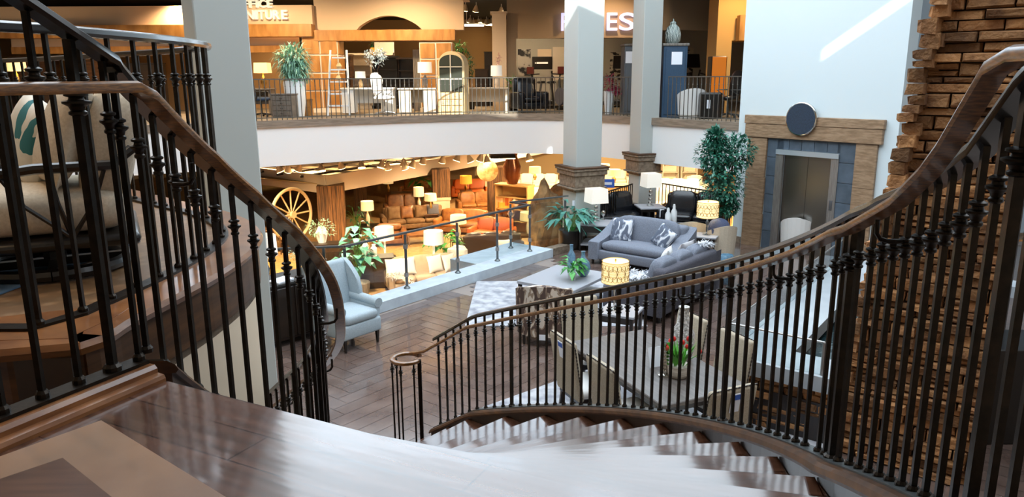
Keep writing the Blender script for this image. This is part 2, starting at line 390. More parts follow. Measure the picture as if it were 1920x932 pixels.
# ------------------------------------------------------------------ baluster kit
BW = .0095
def bal_mesh(h, r=.0095, name='baluster'):
    b = B(); b.tube((0, 0, 0), (0, 0, h), r*1.12, r*1.12, 4, True); b.lathe([(r*1.9, 0), (r*1.9, .012), (r*1.3, .02)], n=10)
    me = bpy.data.meshes.new(name); bmesh.ops.recalc_face_normals(b.m, faces=b.m.faces[:]); b.m.to_mesh(me); b.m.free(); me.materials.append(M_iron); return me
def collar_mesh(r=.0095):
    b = B(); b.lathe([(r*1.15, -.032), (r*1.6, -.028), (r*1.6, -.022), (r*1.2, -.018), (r*1.5, -.008), (r*2.5, 0), (r*2.5, .005), (r*1.4, .009), (r*1.25, .015), (r*2.05, .019), (r*2.05, .024), (r*1.15, .029)], n=14)
    me = bpy.data.meshes.new('collar'); bmesh.ops.recalc_face_normals(b.m, faces=b.m.faces[:]); b.m.to_mesh(me); b.m.free(); me.materials.append(M_iron)
    me.polygons.foreach_set('use_smooth', [True]*len(me.polygons)); me.set_sharp_from_angle(angle=R(35)); return me
CM = collar_mesh(); CMB = collar_mesh(.014)
def baluster(parent, p, h, me, zc, big=False, rz=0, collar=True):
    o = bpy.data.objects.new('baluster' if not big else 'newel_post', me); COL.objects.link(o); o.parent = parent; o.location = p; o.rotation_euler = (0, 0, rz)
    if collar:
        c = bpy.data.objects.new('collar', CMB if big else CM); COL.objects.link(c); c.parent = o; c.location = (0, 0, zc)
    return o
def jbracket(parent, p, n, drop=.07, out=.075):
    """J bracket from a baluster at p going toward n (2D unit) up to the handrail"""
    n = Vector((n[0], n[1], 0)); p = Vector(p); pts = [p + Vector((0, 0, -.0))]
    pts += [p + n*out*.55, p + n*out*.85 + Vector((0, 0, .006)), p + n*out + Vector((0, 0, .022)), p + n*out + Vector((0, 0, drop))]
    B().path(pts, .007, 8).obj('bracket', M_iron, parent, True)
GUARD = .975; STR = .08
def bst(k):
    t = [(0, 0), (13, 0), (13.5, .035), (14, .15), (14.1, .165), (99, .165)]
    for (a, u), (c, w_) in zip(t, t[1:]):
        if a <= k <= c: return lerp(u, w_, (k-a)/(c-a))
def rz_(k, h): return min(zn(k)+h+bst(k), H+.885+(h-.895)*.25)
def gh(k): return rz_(k, GUARD - .06*max(0, min(1, (k-12.3)/1.6))) - zn(k)
def arclen_ks(fn, k0, k1, step):
    ks = []; k = k0; acc = 0; last = V3(fn(k0), zn(k0)); ks.append(k0); dk = .01
    while k < k1:
        k += dk; p = V3(fn(k), zn(k)); acc += Vector((p.x-last.x, p.y-last.y)).length; last = p
        if acc >= step: ks.append(k); acc = 0
    return ks
CAPR = [(-.028, -.016), (.028, -.016), (.034, -.004), (.030, .012), (.015, .020), (-.015, .020), (-.030, .012), (-.034, -.004)]
HANDR = [(-.022, -.013), (.022, -.013), (.026, .0), (.022, .012), (.011, .017), (-.011, .017), (-.022, .012), (-.026, .0)]
# outer railing
ro = thing('stair_railing', 'long dark iron railing with brown handrail on the outer right side of the curved stair', 'railing')
bm_o = bal_mesh(GUARD-STR-.01); bm_big = bal_mesh(GUARD-STR-.01, .015, 'newel_post'); bm_o2 = bal_mesh(GUARD-STR-.11); bm_b2 = bal_mesh(GUARD-STR-.11, .015, 'newel_post')
kk = arclen_ks(lambda k: O(k, .067), 1.25, 11.5, .104)[:-1] + arclen_ks(lambda k: O(k, .067), 11.5, 14.9, .078)
for i, k in enumerate(kk[:95]):
    p = V3(O(k, .067), zn(k)+STR); d = O(k+.05)-O(k); a = math.atan2(d.y, d.x)
    if k > 14.7: break
    if k > 12.3: baluster(ro, p, 0, bal_mesh(gh(k)-STR-.01, .015 if i % 12 == 9 else .0095, 'newel_post' if i % 12 == 9 else 'baluster'), gh(k)-STR-.16, big=(i % 12 == 9), rz=a)
    else: baluster(ro, p, 0, bm_big if i % 12 == 9 else bm_o, GUARD-STR-.16, big=(i % 12 == 9), rz=a)
RET = [Vector((.95, 1.15, 0)), Vector((.91, 1.10, 0)), Vector((.87, 1.05, 0)), Vector((.82, 1.0, 0)), Vector((.78, .95, 0)), Vector((.75, .90, 0)), Vector((.82, .86, 0)), Vector((.90, .85, 0)), Vector((.98, .85, 0)), Vector((1.06, .85, 0))]
bm_r = bal_mesh(.86, .012)
for p in RET: baluster(ro, (p.x, p.y, H), 0, bm_r, .72)
ko = [1.1 + i*.2 for i in range(68)]
B().sweep([V3(O(k, .067), zn(k)+gh(k)) for k in ko] + [p + Vector((0, 0, H+.87)) for p in RET[1:]], CAPR).obj('guard_rail', M_rail, ro, True)
kh = [.9] + [1 + i*.2 for i in range(71)]
def hz(k): return zn(k) + .90 
hp = [V3(O(k, -.02), rz_(k, .895)) for k in kh if k < 14.6] + [Vector((.83, 1.12, H+.89)), Vector((.74, 1.0, H+.895)), Vector((.68, .93, H+.895)), Vector((.78, .90, H+.895)), Vector((1.3, .90, H+.895))]
B().sweep(hp, HANDR).obj('handrail', M_hand, ro, True)
for k in (1.9, 4.2, 8.3, 10.6, 12.7, 14.6):
    n = (O(k, -1)-O(k)).normalized(); jbracket(ro, V3(O(k, .05), hz(k)-.085), n, .06, .07)
# volute at the foot of the outer railing
vc = O(0.35, -.02) + Vector((-.10, -.16)); v0 = hp[0]
cx, cy = -1.02, 6.66
pts = [v0, V3((-.90, 6.66), .97)]
pts = [v0]
for i in range(15):
    a = R(-5 - i*22 + 120 - 115); 
    pts.append(V3((-1.06 + math.cos(a)*.13, 6.62 + math.sin(a)*.13), lerp(v0.z-.03, .985, min(1, i/4))))
vol = B(); vol.sweep([V3((-1.02+.135*math.cos(R(a)), 6.70+.135*math.sin(R(a))), .975) for a in range(30, 331, 15)], HANDR); vol.sweep([hp[1], hp[0], V3((-.93, 6.78), 1.0), V3((-1.0, 6.83), .98)], HANDR)
vol.obj('volute', M_hand, ro, True)
bv = bal_mesh(.95, .0095)
for (x, y) in ((-1.13, 6.77), (-1.155, 6.66), (-1.06, 6.57), (-.94, 6.60)): baluster(ro, (x, y, 0), 0, bv, .88)
bvb = bal_mesh(.95, .022, 'newel_post'); baluster(ro, (-.90, 6.72, 0), 0, bvb, .9, big=True, collar=False)
# inner railing, runs on along the landing edge
ri = thing('stair_railing', 'dark iron railing with brown handrail on the inner left side of stair and landing', 'railing')
LE = [(-1.03, 2.06), (-1.10, 1.95), (-1.17, 1.83), (-1.24, 1.70), (-1.31, 1.56)]
def tabf(t, k):
    for (a, u), (c, w_) in zip(t, t[1:]):
        if a <= k <= c: return lerp(u, w_, (k-a)/(c-a))
    return t[-1][1] if k > t[-1][0] else t[0][1]
def hi_(k): return .9 + tabf([(0, 0), (8, 0), (9, .03), (10, .045), (11, .08), (12, .087), (13, .065), (14, 0), (15, -.07)], k)
def gi(k): return GUARD + tabf([(0, 0), (8, 0), (9, .02), (10, .04), (11, .05), (12, .05), (13, .03), (14, -.01), (15, -.065)], k)
kk = arclen_ks(lambda k: I(k, .047), .9, 14.9, .105)
for i, k in enumerate(kk):
    p = V3(I(k, .047), zn(k)+.107); d = I(min(15, k+.05))-I(k); baluster(ri, p, 0, bm_i if k < 8 else bal_mesh(gi(k)-.12), gi(k)-.27, rz=math.atan2(d.y, d.x)) if i else None
    if i == 0: bm_i = bal_mesh(GUARD-.12); baluster(ri, p, 0, bm_i, GUARD-.27)
LP = [Vector((-1.075, 2.06)), Vector((-1.33, 1.52))]; ld = (LP[1]-LP[0]).normalized(); lw = Vector((-ld.y, ld.x))
bl = bal_mesh(GUARD-.07, .009); blb = bal_mesh(GUARD-.07, .0135, 'newel_post')
for i, s in enumerate((0.03, .115, .215, .315, .415, .515)):
    p = LP[0] + ld*s; g_ = .90+.62*s-.075; baluster(ri, V3(p, H+.055), 0, bal_mesh(g_, .0135 if i == 1 else .009, 'newel_post' if i == 1 else 'baluster'), g_-.16, big=(i == 1))
gp = [V3(I(k, .047), zn(k)+gi(k)) for k in [.8 + i*.25 for i in range(57)]] + [V3(LP[0]+ld*q, H+.90+.62*q) for q in (0, .12, .3, .6, 1.2)]
B().sweep(gp, CAPR).obj('guard_rail', M_rail, ri, True)
ih = [V3(I(k, -.045), zn(k)+hi_(k)) for k in [.8 + i*.25 for i in range(57)]] + [V3(LP[0] + Vector((.085, -.06)), H+.83), V3(LP[0]+Vector((.085, -.06))+ld*.3, H+.83), V3(LP[1]+Vector((.08, -.07))+ld*.6, H+.83)]
B().sweep(ih, HANDR).obj('handrail', M_hand, ri, True)
for k in (3.2, 6.0, 9.0, 13.5):
    n = (O(k)-I(k)).normalized(); jbracket(ri, V3(I(k, .04), zn(k)+.80), n, .07, .08)
# ------------------------------------------------------------------ landing
LAND = [I(15), O(15)] + [O(k) for k in (16, 17, 18, 19, 20)] + [Vector((.79, -4)), Vector((-7, -4)), Vector((-7, 1.2)), Vector((-2.6, 1.25)), Vector((-1.5, 1.25)), Vector((-1.33, 1.52))]
b = B(); b.prism(LAND, H-.25, H-.0); fl = struct(b.obj('floor_landing', M_tr)); ax = (O(15)-I(15)).normalized(); uvmap(fl, V3(I(15), H), (ax.x, ax.y, 0), (-ax.y, ax.x, 0))
A = P(190, 790, H); Bp = P(420, 932, H); dr = (Bp-A).normalized(); nr = Vector((-dr.y, dr.x, 0)); 
C1 = P(0, 858, H); M_tile = mat('tan_floor_tile', '#8a6a50', .35, col2='#70523c', scale=3, bump=.05, bscale=4)
b = B(); b.prism([A, A+dr*2.2, A+dr*2.2-Vector((1.5, 1.9, 0)), C1+(C1-A)*.6-Vector((.8, .9, 0)), C1+(C1-A)*.6][::-1], H, H+.003); struct(b.obj('floor_tile_panel', M_tile))
i0 = P(118, 862, H); i1 = P(205, 932, H); i2 = P(0, 902, H); dd = (i1-i0).normalized()
M_inlay = mat('brown_inlay_wood', '#5a3a28', .3, col2='#46291a', scale=4, stretch=(1, 9, 1))
b = B(); b.prism([i0, i0+dd*1.2, i0+dd*1.2-Vector((.9, .9, 0)), i2-Vector((.3, .3, 0)), i2][::-1], H+.003, H+.005); struct(b.obj('floor_inlay_panel', M_inlay))
# curb under the landing railing
b = B(); a0 = LP[0]+ld*.02
b.sweep([V3(a0, H), V3(LP[1]+ld*.03, H)], [(-.05, 0), (-.05, .045), (.05, .045), (.06, .035), (.06, .022), (.085, .02), (.09, .01), (.09, 0)])
struct(b.obj('trim_1', M_oak)); b = B(); b.sweep([V3(a0, H+.045), V3(LP[1]-ld*.02, H+.045)], [(-.03, 0), (-.03, .01), (.03, .01), (.03, 0)]); b.obj('base_plate', M_iron, ri)
# ------------------------------------------------------------------ left platform
EDG = [(-6.5, 2.30), (-3.0, 2.30), (-1.67, 2.30), (-1.45, 2.36), (-1.43, 2.62), (-1.39, 2.95), (-1.36, 3.3), (-1.37, 3.7), (-1.45, 4.1), (-1.66, 4.5), (-1.98, 4.88), (-2.4, 5.25), (-3.0, 5.8), (-3.8, 6.5), (-4.8, 7.2), (-6.5, 8.2)]
E3 = [Vector((x, y, 0)) for x, y in EDG]
ed = [E3[0], E3[1], E3[2]] + [cat(E3, 3+i*.25) for i in range(0, 49)]
pl = B(); pl.prism([(p.x, p.y) for p in ed[::-1]] if False else [(p.x, p.y) for p in ed], H-.3, H-.03); struct(pl.obj('floor_platform', M_oakd))
def off(pts, d):
    out = []
    for i, p in enumerate(pts):
        a = pts[max(i-1, 0)]; c = pts[min(i+1, len(pts)-1)]; t = (c-a); t.z = 0; t.normalize(); out.append(p + Vector((-t.y, t.x, 0))*d)
    return out
M_hexf = mat('tan_patterned_floor', '#8a6c4c', .4, col2='#6f5236', scale=14, kind='voronoi', thr=(.1, .5))
inn = off(ed, .22)
b = B(); b.prism([(p.x, p.y) for p in ed], H-.03, H-.004); struct(b.obj('floor_platform_inner', M_hexf))
b = B(); b.sweep([p+Vector((0, 0, H)) for p in ed], [(-.03, -.045), (.14, -.045), (.14, 0), (-.03, 0), (-.042, -.02)]); struct(b.obj('trim_2', M_oak, None, True))
b = B(); b.sweep([p+Vector((0, 0, H)) for p in ed[3:]], [(-.012, -.26), (.02, -.26), (.02, -.045), (-.012, -.045)]); struct(b.obj('trim_3', M_oakd))
b = B(); b.sweep([p+Vector((0, 0, 0)) for p in ed[3:]], [(0, 0), (.1, 0), (.1, H-.25), (0, H-.25)]); struct(b.obj('wall_drum', M_cream, None, True))
b = B(); b.box(-6.5, 2.305, 0, -1.46, 2.4, H-.045); struct(b.obj('wall_platform', M_dkw))
rp = thing('platform_railing', 'dark iron railing curving around the raised seating platform on the left', 'railing')
rl = [Vector((-2.6, 2.47, 0)), Vector((-1.68, 2.47, 0))] + [p for p in off(ed, .17)[6:] if p.y > 2.62]
tot = [0]
for i in range(1, len(rl)): tot.append(tot[-1]+(rl[i]-rl[i-1]).length)
def at(pts, tt, s):
    for i in range(1, len(pts)):
        if tt[i] >= s: return pts[i-1].lerp(pts[i], (s-tt[i-1])/max(1e-6, tt[i]-tt[i-1]))
    return pts[-1]
bp_ = bal_mesh(1.0, .0095); bpb = bal_mesh(1.0, .014, 'newel_post')
s = .12; i = 0
while s < tot[-1] and i < 96:
    p = at(rl, tot, s); baluster(rp, (p.x, p.y, H+.01), 0, bpb if i in (1,) else bp_, .84, big=(i in (1,))); s += .165; i += 1
B().sweep([p+Vector((0, 0, H+1.02)) for p in rl], CAPR).obj('guard_rail', M_rail, rp, True)
B().sweep([p+Vector((0, 0, H)) for p in rl], [(-.03, 0), (.03, 0), (.03, .012), (-.03, .012)]).obj('base_plate', M_iron, rp)
B().path([(-2.2, 2.42, H+1.02), (-1.75, 2.42, H+1.02)], .02).obj('rail_return', M_rail, rp) if False else None
b = B(); b.prism([(-2.1, 2.33), (-1.50, 2.37), (-1.46, 2.62), (-1.47, 2.80), (-1.62, 2.72), (-2.1, 2.52)], H-.04, H+.0015); struct(b.obj('trim_15', M_oak))
# ------------------------------------------------------------------ main floor (herringbone)
M_plank = mat('brown_floor_plank', '#6e5c54', .18, col2='#5a4841', scale=3, stretch=(1, 1, 1), island=.14, bump=.02, bscale=25, coat=.7)
M_grout = mat('pale_floor_joint', '#8d8078', .5)
ce = P(1037, 482, 0); cm = P(720, 585, 0); cdv = (cm-ce).normalized()
corner = ce + cdv*((cm-ce).length+.75)         # where the curb turns left
MAINP = [(-8, -4), (14, -4), (14, 16), (6.9, 16), (5.0, 16.2), (3.6, 18.6), (1.6, 17.3), (1.1, 15.6), (ce.x, ce.y), (corner.x, corner.y), (corner.x-3.5, corner.y-.75), (-8, 10)]
b = B(); b.prism(MAINP, -.3, -.006); struct(b.obj('floor_base', M_grout))
def inpoly(x, y, poly):
    c = False; j = len(poly)-1
    for i in range(len(poly)):
        xi, yi = poly[i]; xj, yj = poly[j]
        if ((yi > y) != (yj > y)) and (x < (xj-xi)*(y-yi)/(yj-yi)+xi): c = not c
        j = i
    return c
fd = P(733, 705) - P(614, 753); b = B(); W = .2; Ln = 6*W; ang = math.atan2(fd.y, fd.x); ca, sa = math.cos(ang), math.sin(ang)
def plank(x0, y0, x1, y1):
    g = .0028; q = [(x0+g, y0+g), (x1-g, y0+g), (x1-g, y1-g), (x0+g, y1-g)]; q = [(x*ca-y*sa, x*sa+y*ca+6) for x, y in q]
    cx = sum(p[0] for p in q)/4; cy = sum(p[1] for p in q)/4
    if cy < 3.5 or cx < -6 or not inpoly(cx, cy, MAINP): return
    b.face([(p[0], p[1], 0) for p in q])
    for i in range(4):
        a, c = q[i], q[(i+1) % 4]
# classic herringbone lattice: horizontal plank at (i,i), vertical next to it
for i in range(-150, 150):
    for j in range(-24, 25):
        x = i*W + j*2*Ln*0 ; 
        ox = i*W + j*Ln; oy = i*W - j*Ln
        if abs(ox) > 24 or abs(oy) > 24: continue
        plank(ox, oy, ox+Ln, oy+W); plank(ox, oy+W, ox+W, oy+W+Ln)
struct(b.obj('floor', M_plank, raw=True))
# curb + ledge
def cpt(s, n=0, z=0): 
    nn = Vector((cdv.y, -cdv.x, 0)); 
    if nn.dot(Vector((-1, 1, 0))) < 0: nn = -nn
    return ce + cdv*s + nn*n + Vector((0, 0, z))
LC = (corner-ce).length
M_curb = mat('pale_stone_curb', '#c3ced6', .45, col2='#b3bec8', scale=5)
b = B(); b.prism([cpt(0)[:2], cpt(LC)[:2], cpt(LC, .42)[:2], cpt(0, .42)[:2]], 0, .17); struct(b.obj('trim_4', M_curb))
b = B(); b.prism([cpt(0, .42)[:2], cpt(1.9, .42)[:2], cpt(1.9, 1.1)[:2], cpt(0, 1.1)[:2]], -.3, .17); struct(b.obj('trim_5', M_curb))
b = B(); b.prism([cpt(0, .421)[:2], cpt(LC, .421)[:2], cpt(LC, .5)[:2], cpt(0, .5)[:2]], LF, 0); struct(b.obj('wall_lower_edge', M_tan))
k0 = Vector((corner.x-.05, corner.y+.2, 0)); k1 = Vector((corner.x-3.6, corner.y-.6, 0))
b = B(); b.obox(k0, k1, .35, -.3, .17); struct(b.obj('trim_6', M_curb))
b = B(); b.obox((corner.x-.1, corner.y+.38), (k1.x, k1.y+.2), .08, LF, -.0); struct(b.obj('wall_lower_side', M_tan))
c0 = cpt(0, .35); c1 = Vector((1.25, 16.0, 0))
b = B(); b.obox(cpt(0, .2), (1.35, 15.6), .22, -.2, .14); struct(b.obj('trim_7', M_stonecap))
# glass railing
gr = thing('glass_railing', 'steel and glass railing standing on the pale stone curb of the main floor', 'railing')
def gpost(p, h=.92, z0=.17):
    b = B(); b.box(p.x-.022, p.y-.012, z0, p.x+.022, p.y+.012, z0+h); b.lathe([(.055, 0), (.055, .012), (.03, .04)], (p.x, p.y, z0), 12); o = b.obj('post', M_steeld, gr)
    for zz in (.2, .68):
        c = B(); c.box(p.x-.035, p.y-.02, z0+zz, p.x+.035, p.y+.02, z0+zz+.07); c.obj('clamp', M_steel, o)
RT = .17+.95
gline = [cpt(s, .26) for s in (.45, 1.45, 2.75, 4.05)]; 
gend = cpt(LC-.25, .26)
smain = (gend-gline[0]).length
ps = [gline[0] + cdv*smain*f for f in (0, .22, .46, .73, 1)]
for p in ps: gpost(p)
back = cpt(.45, .75); gpost(back)
colp = Vector((1.22, 15.75, 0)); gpost(Vector((1.14, 15.62, 0)), z0=.12)
lft = gend + Vector((-.5, .08, 0)); gpost(gend+Vector((-.33, .05, 0))); lf2 = gend + Vector((-3.2, -.5, 0)); gpost(gend + Vector((-1.75, -.22, 0)))
up = Vector((0, 0, RT))
B().sweep([Vector((1.2, 15.72, RT)), back+up, gline[0]+up], [(-.025, -.015), (.025, -.015), (.025, .015), (-.025, .015)]).obj('top_rail', M_steeld, gr)
B().sweep([gline[0]+up, gend+up], [(-.025, -.015), (.025, -.015), (.025, .015), (-.025, .015)]).obj('top_rail', M_steeld, gr)
B().sweep([gend+up, lf2+up], [(-.025, -.015), (.025, -.015), (.025, .015), (-.025, .015)]).obj('top_rail', M_steeld, gr)
for a, c in list(zip(ps, ps[1:])) + [(gline[0], back), (back, Vector((1.14, 15.62, 0))), (gend, gend+Vector((-1.75, -.22, 0))), (gend+Vector((-1.75, -.22, 0)), lf2)]:
    d = (c-a).normalized(); B().obox(a+d*.05, c-d*.05, .01, .24, 1.04).obj('glass_panel', M_glass, gr)
# ------------------------------------------------------------------ columns
def column(px, D, w, zcap, rz, label, ztop=9.0, z0=0, cap=True, faces=(M_col, M_col), cx=None):
    c = thing('column', label, 'column', (cx if cx is not None else (px-960)/F/.99*D, D, z0), rz)
    b = B(); b.box(-w/2, -w/2, 0, w/2, w/2, ztop-z0, .012); b.obj('shaft', faces[0], c)
    if cap:
        b = B(); W2 = w/2
        for (a, zz0, zz1) in ((.10, -.10, 0), (.13, 0, .05), (.06, -.36, -.10), (.10, -.40, -.36), (.035, -.46, -.40)):
            b.box(-W2-a, -W2-a, zcap+zz0, W2+a, W2+a, zcap+zz1, .01)
        b.obj('stone_cap', M_stonecap, c)
        b = B(); b.box(-W2-.14, -W2-.14, zcap+.05, W2+.14, W2+.14, zcap+.09, .01); b.obj('cap_top', M_oakd, c)
        b = B(); b.box(-W2-.03, -W2-.03, 0, W2+.03, W2+.03, .18, .01); b.obj('plinth', M_stonecap, c)
    return c
c1_ = column(0, 16.3, .62, 1.62, R(24), 'grey column with carved stone band beside the leafy plant and glass railing', cx=1.55)
c2_ = column(0, 18.7, .52, 1.66, R(22), 'grey column with carved stone band behind the lamp table and black leather sofa', cx=3.32)
c3_ = column(0, 8.2, .54, 1.6, R(34), 'plain grey column rising behind the raised seating platform', cap=False, cx=-3.13)
b = B(); b.box(-.015, -.02, 0, .015, .02, .12)
sw = B(); sw.box(-.05, -.006, -.06, .05, .006, .06, .004); o = sw.obj('wall_switch', M_paper); q = P(1076, 381, 0); o.location = Q(1077, 381, 15.94); o.rotation_euler = (0, 0, R(24)); tag(o, 'small white switch plate on the grey column by the plant', 'switch')
# ------------------------------------------------------------------ upper balcony
BAL = [(-11, 15.0), (-8.5, 16.6), (-6.2, 18.0), (-4.4, 19.2), (-2.2, 20.4), (-.3, 21.0), (1.2, 20.9), (2.2, 20.2), (3.2, 18.9), (4.2, 17.5), (5.05, 16.3)]
B3 = [Vector((x, y, 0)) for x, y in BAL]; bc = [cat(B3, i*.25) for i in range(0, 41)]
bt = [0]
for i in range(1, len(bc)): bt.append(bt[-1]+(bc[i]-bc[i-1]).length)
FB = 1.5
def z3(pts, z): return [p+Vector((0, 0, z)) for p in pts]
b = B(); b.sweep(z3(bc, 0), [(0, FB), (.25, FB), (.25, UF-.13), (0, UF-.13)]); struct(b.obj('wall_balcony', M_white, None, True))
b = B(); b.sweep(z3(bc, 0), [(-.05, UF-.16), (.3, UF-.16), (.3, UF+.01), (-.05, UF+.01)]); struct(b.obj('trim_8', M_trimwood, None, True))
M_uf = mat('upper_floor_carpet', '#8a7a66', .8, col2='#75664f', scale=9)
up_poly = [(p.x, p.y) for p in off(bc, .2)] + [(7, 20), (14, 24), (14, 48), (-24, 48), (-24, 15)]
b = B(); b.prism(up_poly, FB+.4, UF); struct(b.obj('floor_upper', M_uf))
M_balc = mat('grey_balcony_iron', '#5a554e', .5, .3)
def bal_rail(s0, s1, label, mat_=M_iron):
    r = thing('balcony_railing', label, 'railing'); rr = off(bc, .1); n = 0
    seg = [at(rr, bt, s0 + (s1-s0)*i/40) for i in range(41)]
    B().sweep(z3(seg, UF+.99), [(-.02, -.012), (.02, -.012), (.02, .012), (-.02, .012)]).obj('top_rail', mat_, r)
    B().sweep(z3(seg, UF+.07), [(-.015, -.01), (.015, -.01), (.015, .01), (-.015, .01)]).obj('bottom_rail', mat_, r)
    cnt = min(96, int((s1-s0)/.125)); me = bpy.data.meshes.new('baluster'); bb = B(); bb.tube((0, 0, 0), (0, 0, .98), .011, .011, 6); bb.lathe([(.012, 0), (.02, .0), (.012, .02)], (0, 0, .8), 8); bb.m.to_mesh(me); bb.m.free(); me.materials.append(mat_)
    for i in range(cnt+1):
        p = at(rr, bt, s0 + (s1-s0)*i/cnt); o = bpy.data.objects.new('baluster', me); COL.objects.link(o); o.parent = r; o.location = (p.x, p.y, UF+.01)
    return r
def s_at_x(x):
    for i in range(len(bc)):
        if bc[i].x >= x: return bt[i]
    return bt[-1]
bal_rail(s_at_x(-6.6), s_at_x(2.0), 'curved upper balcony railing with slim balusters left of the two tall columns', M_balc)
bal_rail(s_at_x(2.05), s_at_x(3.0), 'short upper balcony railing between the two tall columns', M_balc)
bal_rail(s_at_x(3.6), bt[-1]-.05, 'upper balcony railing between the right column and the elevator wall', M_balc)
# ------------------------------------------------------------------ elevator wall
E0 = Vector((5.05, 16.0, 0)); ev = Vector((1.74, -2.1, 0)).normalized(); en = Vector((-ev.y, ev.x, 0))
if en.y < 0: en = -en
def EL(u, n, z): return E0 + ev*u - en*n + Vector((0, 0, z))
EM = Matrix(((ev.x, -en.x, 0, E0.x), (ev.y, -en.y, 0, E0.y), (0, 0, 1, 0), (0, 0, 0, 1)))
def ebox(u0, n0, z0, u1, n1, z1, bev=0, b=None):
    b = b or B(); b.box(u0, n0, z0, u1, n1, z1, bev); return b
def eobj(b, name, m, parent=None):
    o = b.obj(name, m, parent); 
    if not parent: o.matrix_world = EM
    return o
UE = 3.12
b = B(); b.box(-.22, -.4, 0, .75, 0, 9); b.box(2.07, -.4, 0, UE, 0, 9); b.box(.75, -.4, 2.12, 2.07, 0, 9); struct(eobj(b, 'wall_elevator', M_bluewall))
b = B(); b.box(-.22, 0, 0, .0, .02, .14); b.box(2.8, 0, 0, UE, .02, .14); struct(eobj(b, 'baseboard_elevator', M_stonecap))
ef = thing('elevator_surround', 'tapered brown wood surround framing the elevator with dark slate tiles', 'door surround')
ef.matrix_world = EM
def taper(u0b, u1b, u0t, u1t, z0, z1, n0, n1):
    b = B(); lo = [(u0b, n0, z0), (u1b, n0, z0), (u1b, n1, z0), (u0b, n1, z0)]; hi = [(u0t, n0, z1), (u1t, n0, z1), (u1t, n1, z1), (u0t, n1, z1)]
    v = [b.m.verts.new(p) for p in lo+hi]
    for q in ((0, 1, 2, 3), (4, 5, 6, 7), (0, 1, 5, 4), (1, 2, 6, 5), (2, 3, 7, 6), (3, 0, 4, 7)): b.m.faces.new([v[i] for i in q])
    return b
M_elw = mat('elevator_wood', '#a08468', .5, col2='#80664c', scale=3, stretch=(2, 2, 10), bump=.05)
for z0, z1 in ((0, .72), (.725, 1.5), (1.505, 2.34)):
    taper(.06, .50, .06, .52, z0, z1, .01, .07).obj('post_panel', M_elw, ef); taper(2.40, 2.80, 2.40, 2.80, z0, z1, .01, .07).obj('post_panel', M_elw, ef)
ebox(0, .01, 2.345, 2.88, .10, 2.62, .008).obj('header', M_elw, ef); ebox(-.02, .01, 2.625, 2.9, .11, 2.80, .008).obj('header', M_elw, ef)
M_tl = None
def tiles():
    b = B(); g = .006
    for i in range(5):
        for j in range(6):
            u0 = .52 + i*.376; z0 = j*.39
            u1 = u0+.376; z1 = z0+.39
            if u0 > .74 and u1 < 2.1 and z0 < 2.0 and 1: 
                if z1 <= 2.1: continue
            zz0 = max(z0, 0); 
            if i in (1, 2, 3) and z0 < 2.12: continue
            b.box(u0+g, .005, zz0+g, min(u1, 2.4)-g, .03, min(z1, 2.345)-g)
    for i in range(5):
        b.box(.74+i*.27+g, .005, 2.12+g, .74+(i+1)*.27-g, .03, 2.345-g)
    return b
M_slate = mat('slate_blue_tile', '#55616e', .45, col2='#48545f', scale=5, island=.12)
tiles().obj('slate_tiles', M_slate, ef); ebox(.52, .002, 0, .76, .006, 2.345).box(2.06, .002, 0, 2.4, .006, 2.345).box(.7, .002, 2.1, 2.1, .006, 2.345).obj('grout', mat('tile_grout', '#9aa4ac', .8), ef)
dr_ = thing('door_1', None, None); dr_.matrix_world = EM; struct(dr_)
ebox(.74, .0, 0, .90, .05, 2.10).box(1.93, 0, 0, 2.08, .05, 2.10).obj('door_frame', M_steel, dr_)
ebox(.74, .0, 2.02, 2.08, .07, 2.12).obj('door_header', mat('bright_steel', '#c8d2d8', .3, .6), dr_)
M_el = mat('elevator_steel', '#8f8c88', .3, 1); ebox(.90, -.06, 0, 1.412, -.03, 2.02).obj('door_panel', M_el, dr_); ebox(1.418, -.06, 0, 1.93, -.03, 2.02).obj('door_panel', M_el, dr_)
ebox(.88, -.30, 0, 1.95, -.27, 2.1).obj('door_shaft', M_black, dr_)
ebox(1.97, .05, 1.0, 2.03, .058, 1.2).obj('call_plate', M_mirror, dr_)
ck = thing('round_wall_disc', 'round dark disc with a silver rim mounted above the elevator', 'wall disc'); ck.matrix_world = EM @ Matrix.Translation((1.29, .1, 2.76))
mrot = Matrix.Rotation(R(-90), 4, 'X')
B().lathe([(.31, 0), (.33, .02), (.33, .06), (.31, .07)], n=40, M=mrot).obj('rim', M_mirror, ck, True); B().lathe([(.305, .06), (.305, .08)], n=40, M=mrot).obj('disc_face', mat('dark_mesh', '#1f2a38', .8, col2='#28374a', scale=80), ck)
# far right walls
b = B(); b.box(6.7, 16.2, 0, 16, 16.4, 9); struct(b.obj('wall_right_back', mat('soft_blue_grey_paint', '#a9b6bf', .75)))
b = B(); b.box(7.0, 16.12, 2.35, 9.5, 16.2, 2.6); struct(b.obj('trim_9', M_trimwood))
b = B(); b.box(7.0, 16.16, 0, 16, 16.2, .15); struct(b.obj('baseboard_right', M_stonecap))
b = B(); b.box(14, -6, -1, 14.2, 16.4, 9); struct(b.obj('wall_right', M_white))
b = B(); b.box(-24, -6.2, -1, 14, -6, 9); struct(b.obj('wall_back', M_cream))
b = B(); b.box(-24.2, -6.2, LF, -24, 48, 9); struct(b.obj('wall_left', M_cream))
b = B(); b.box(-24, 48, LF, 20, 48.2, 9); struct(b.obj('wall_far', M_tan))
b = B(); b.box(14, 16.4, LF, 14.2, 48, 9); struct(b.obj('wall_right_far', M_tan))
b = B(); b.box(-24, -6, LF-.2, 20, 48, LF); struct(b.obj('floor_lower', mat('warm_tan_carpet', '#b08a56', .8, col2='#9a7444', scale=5)))
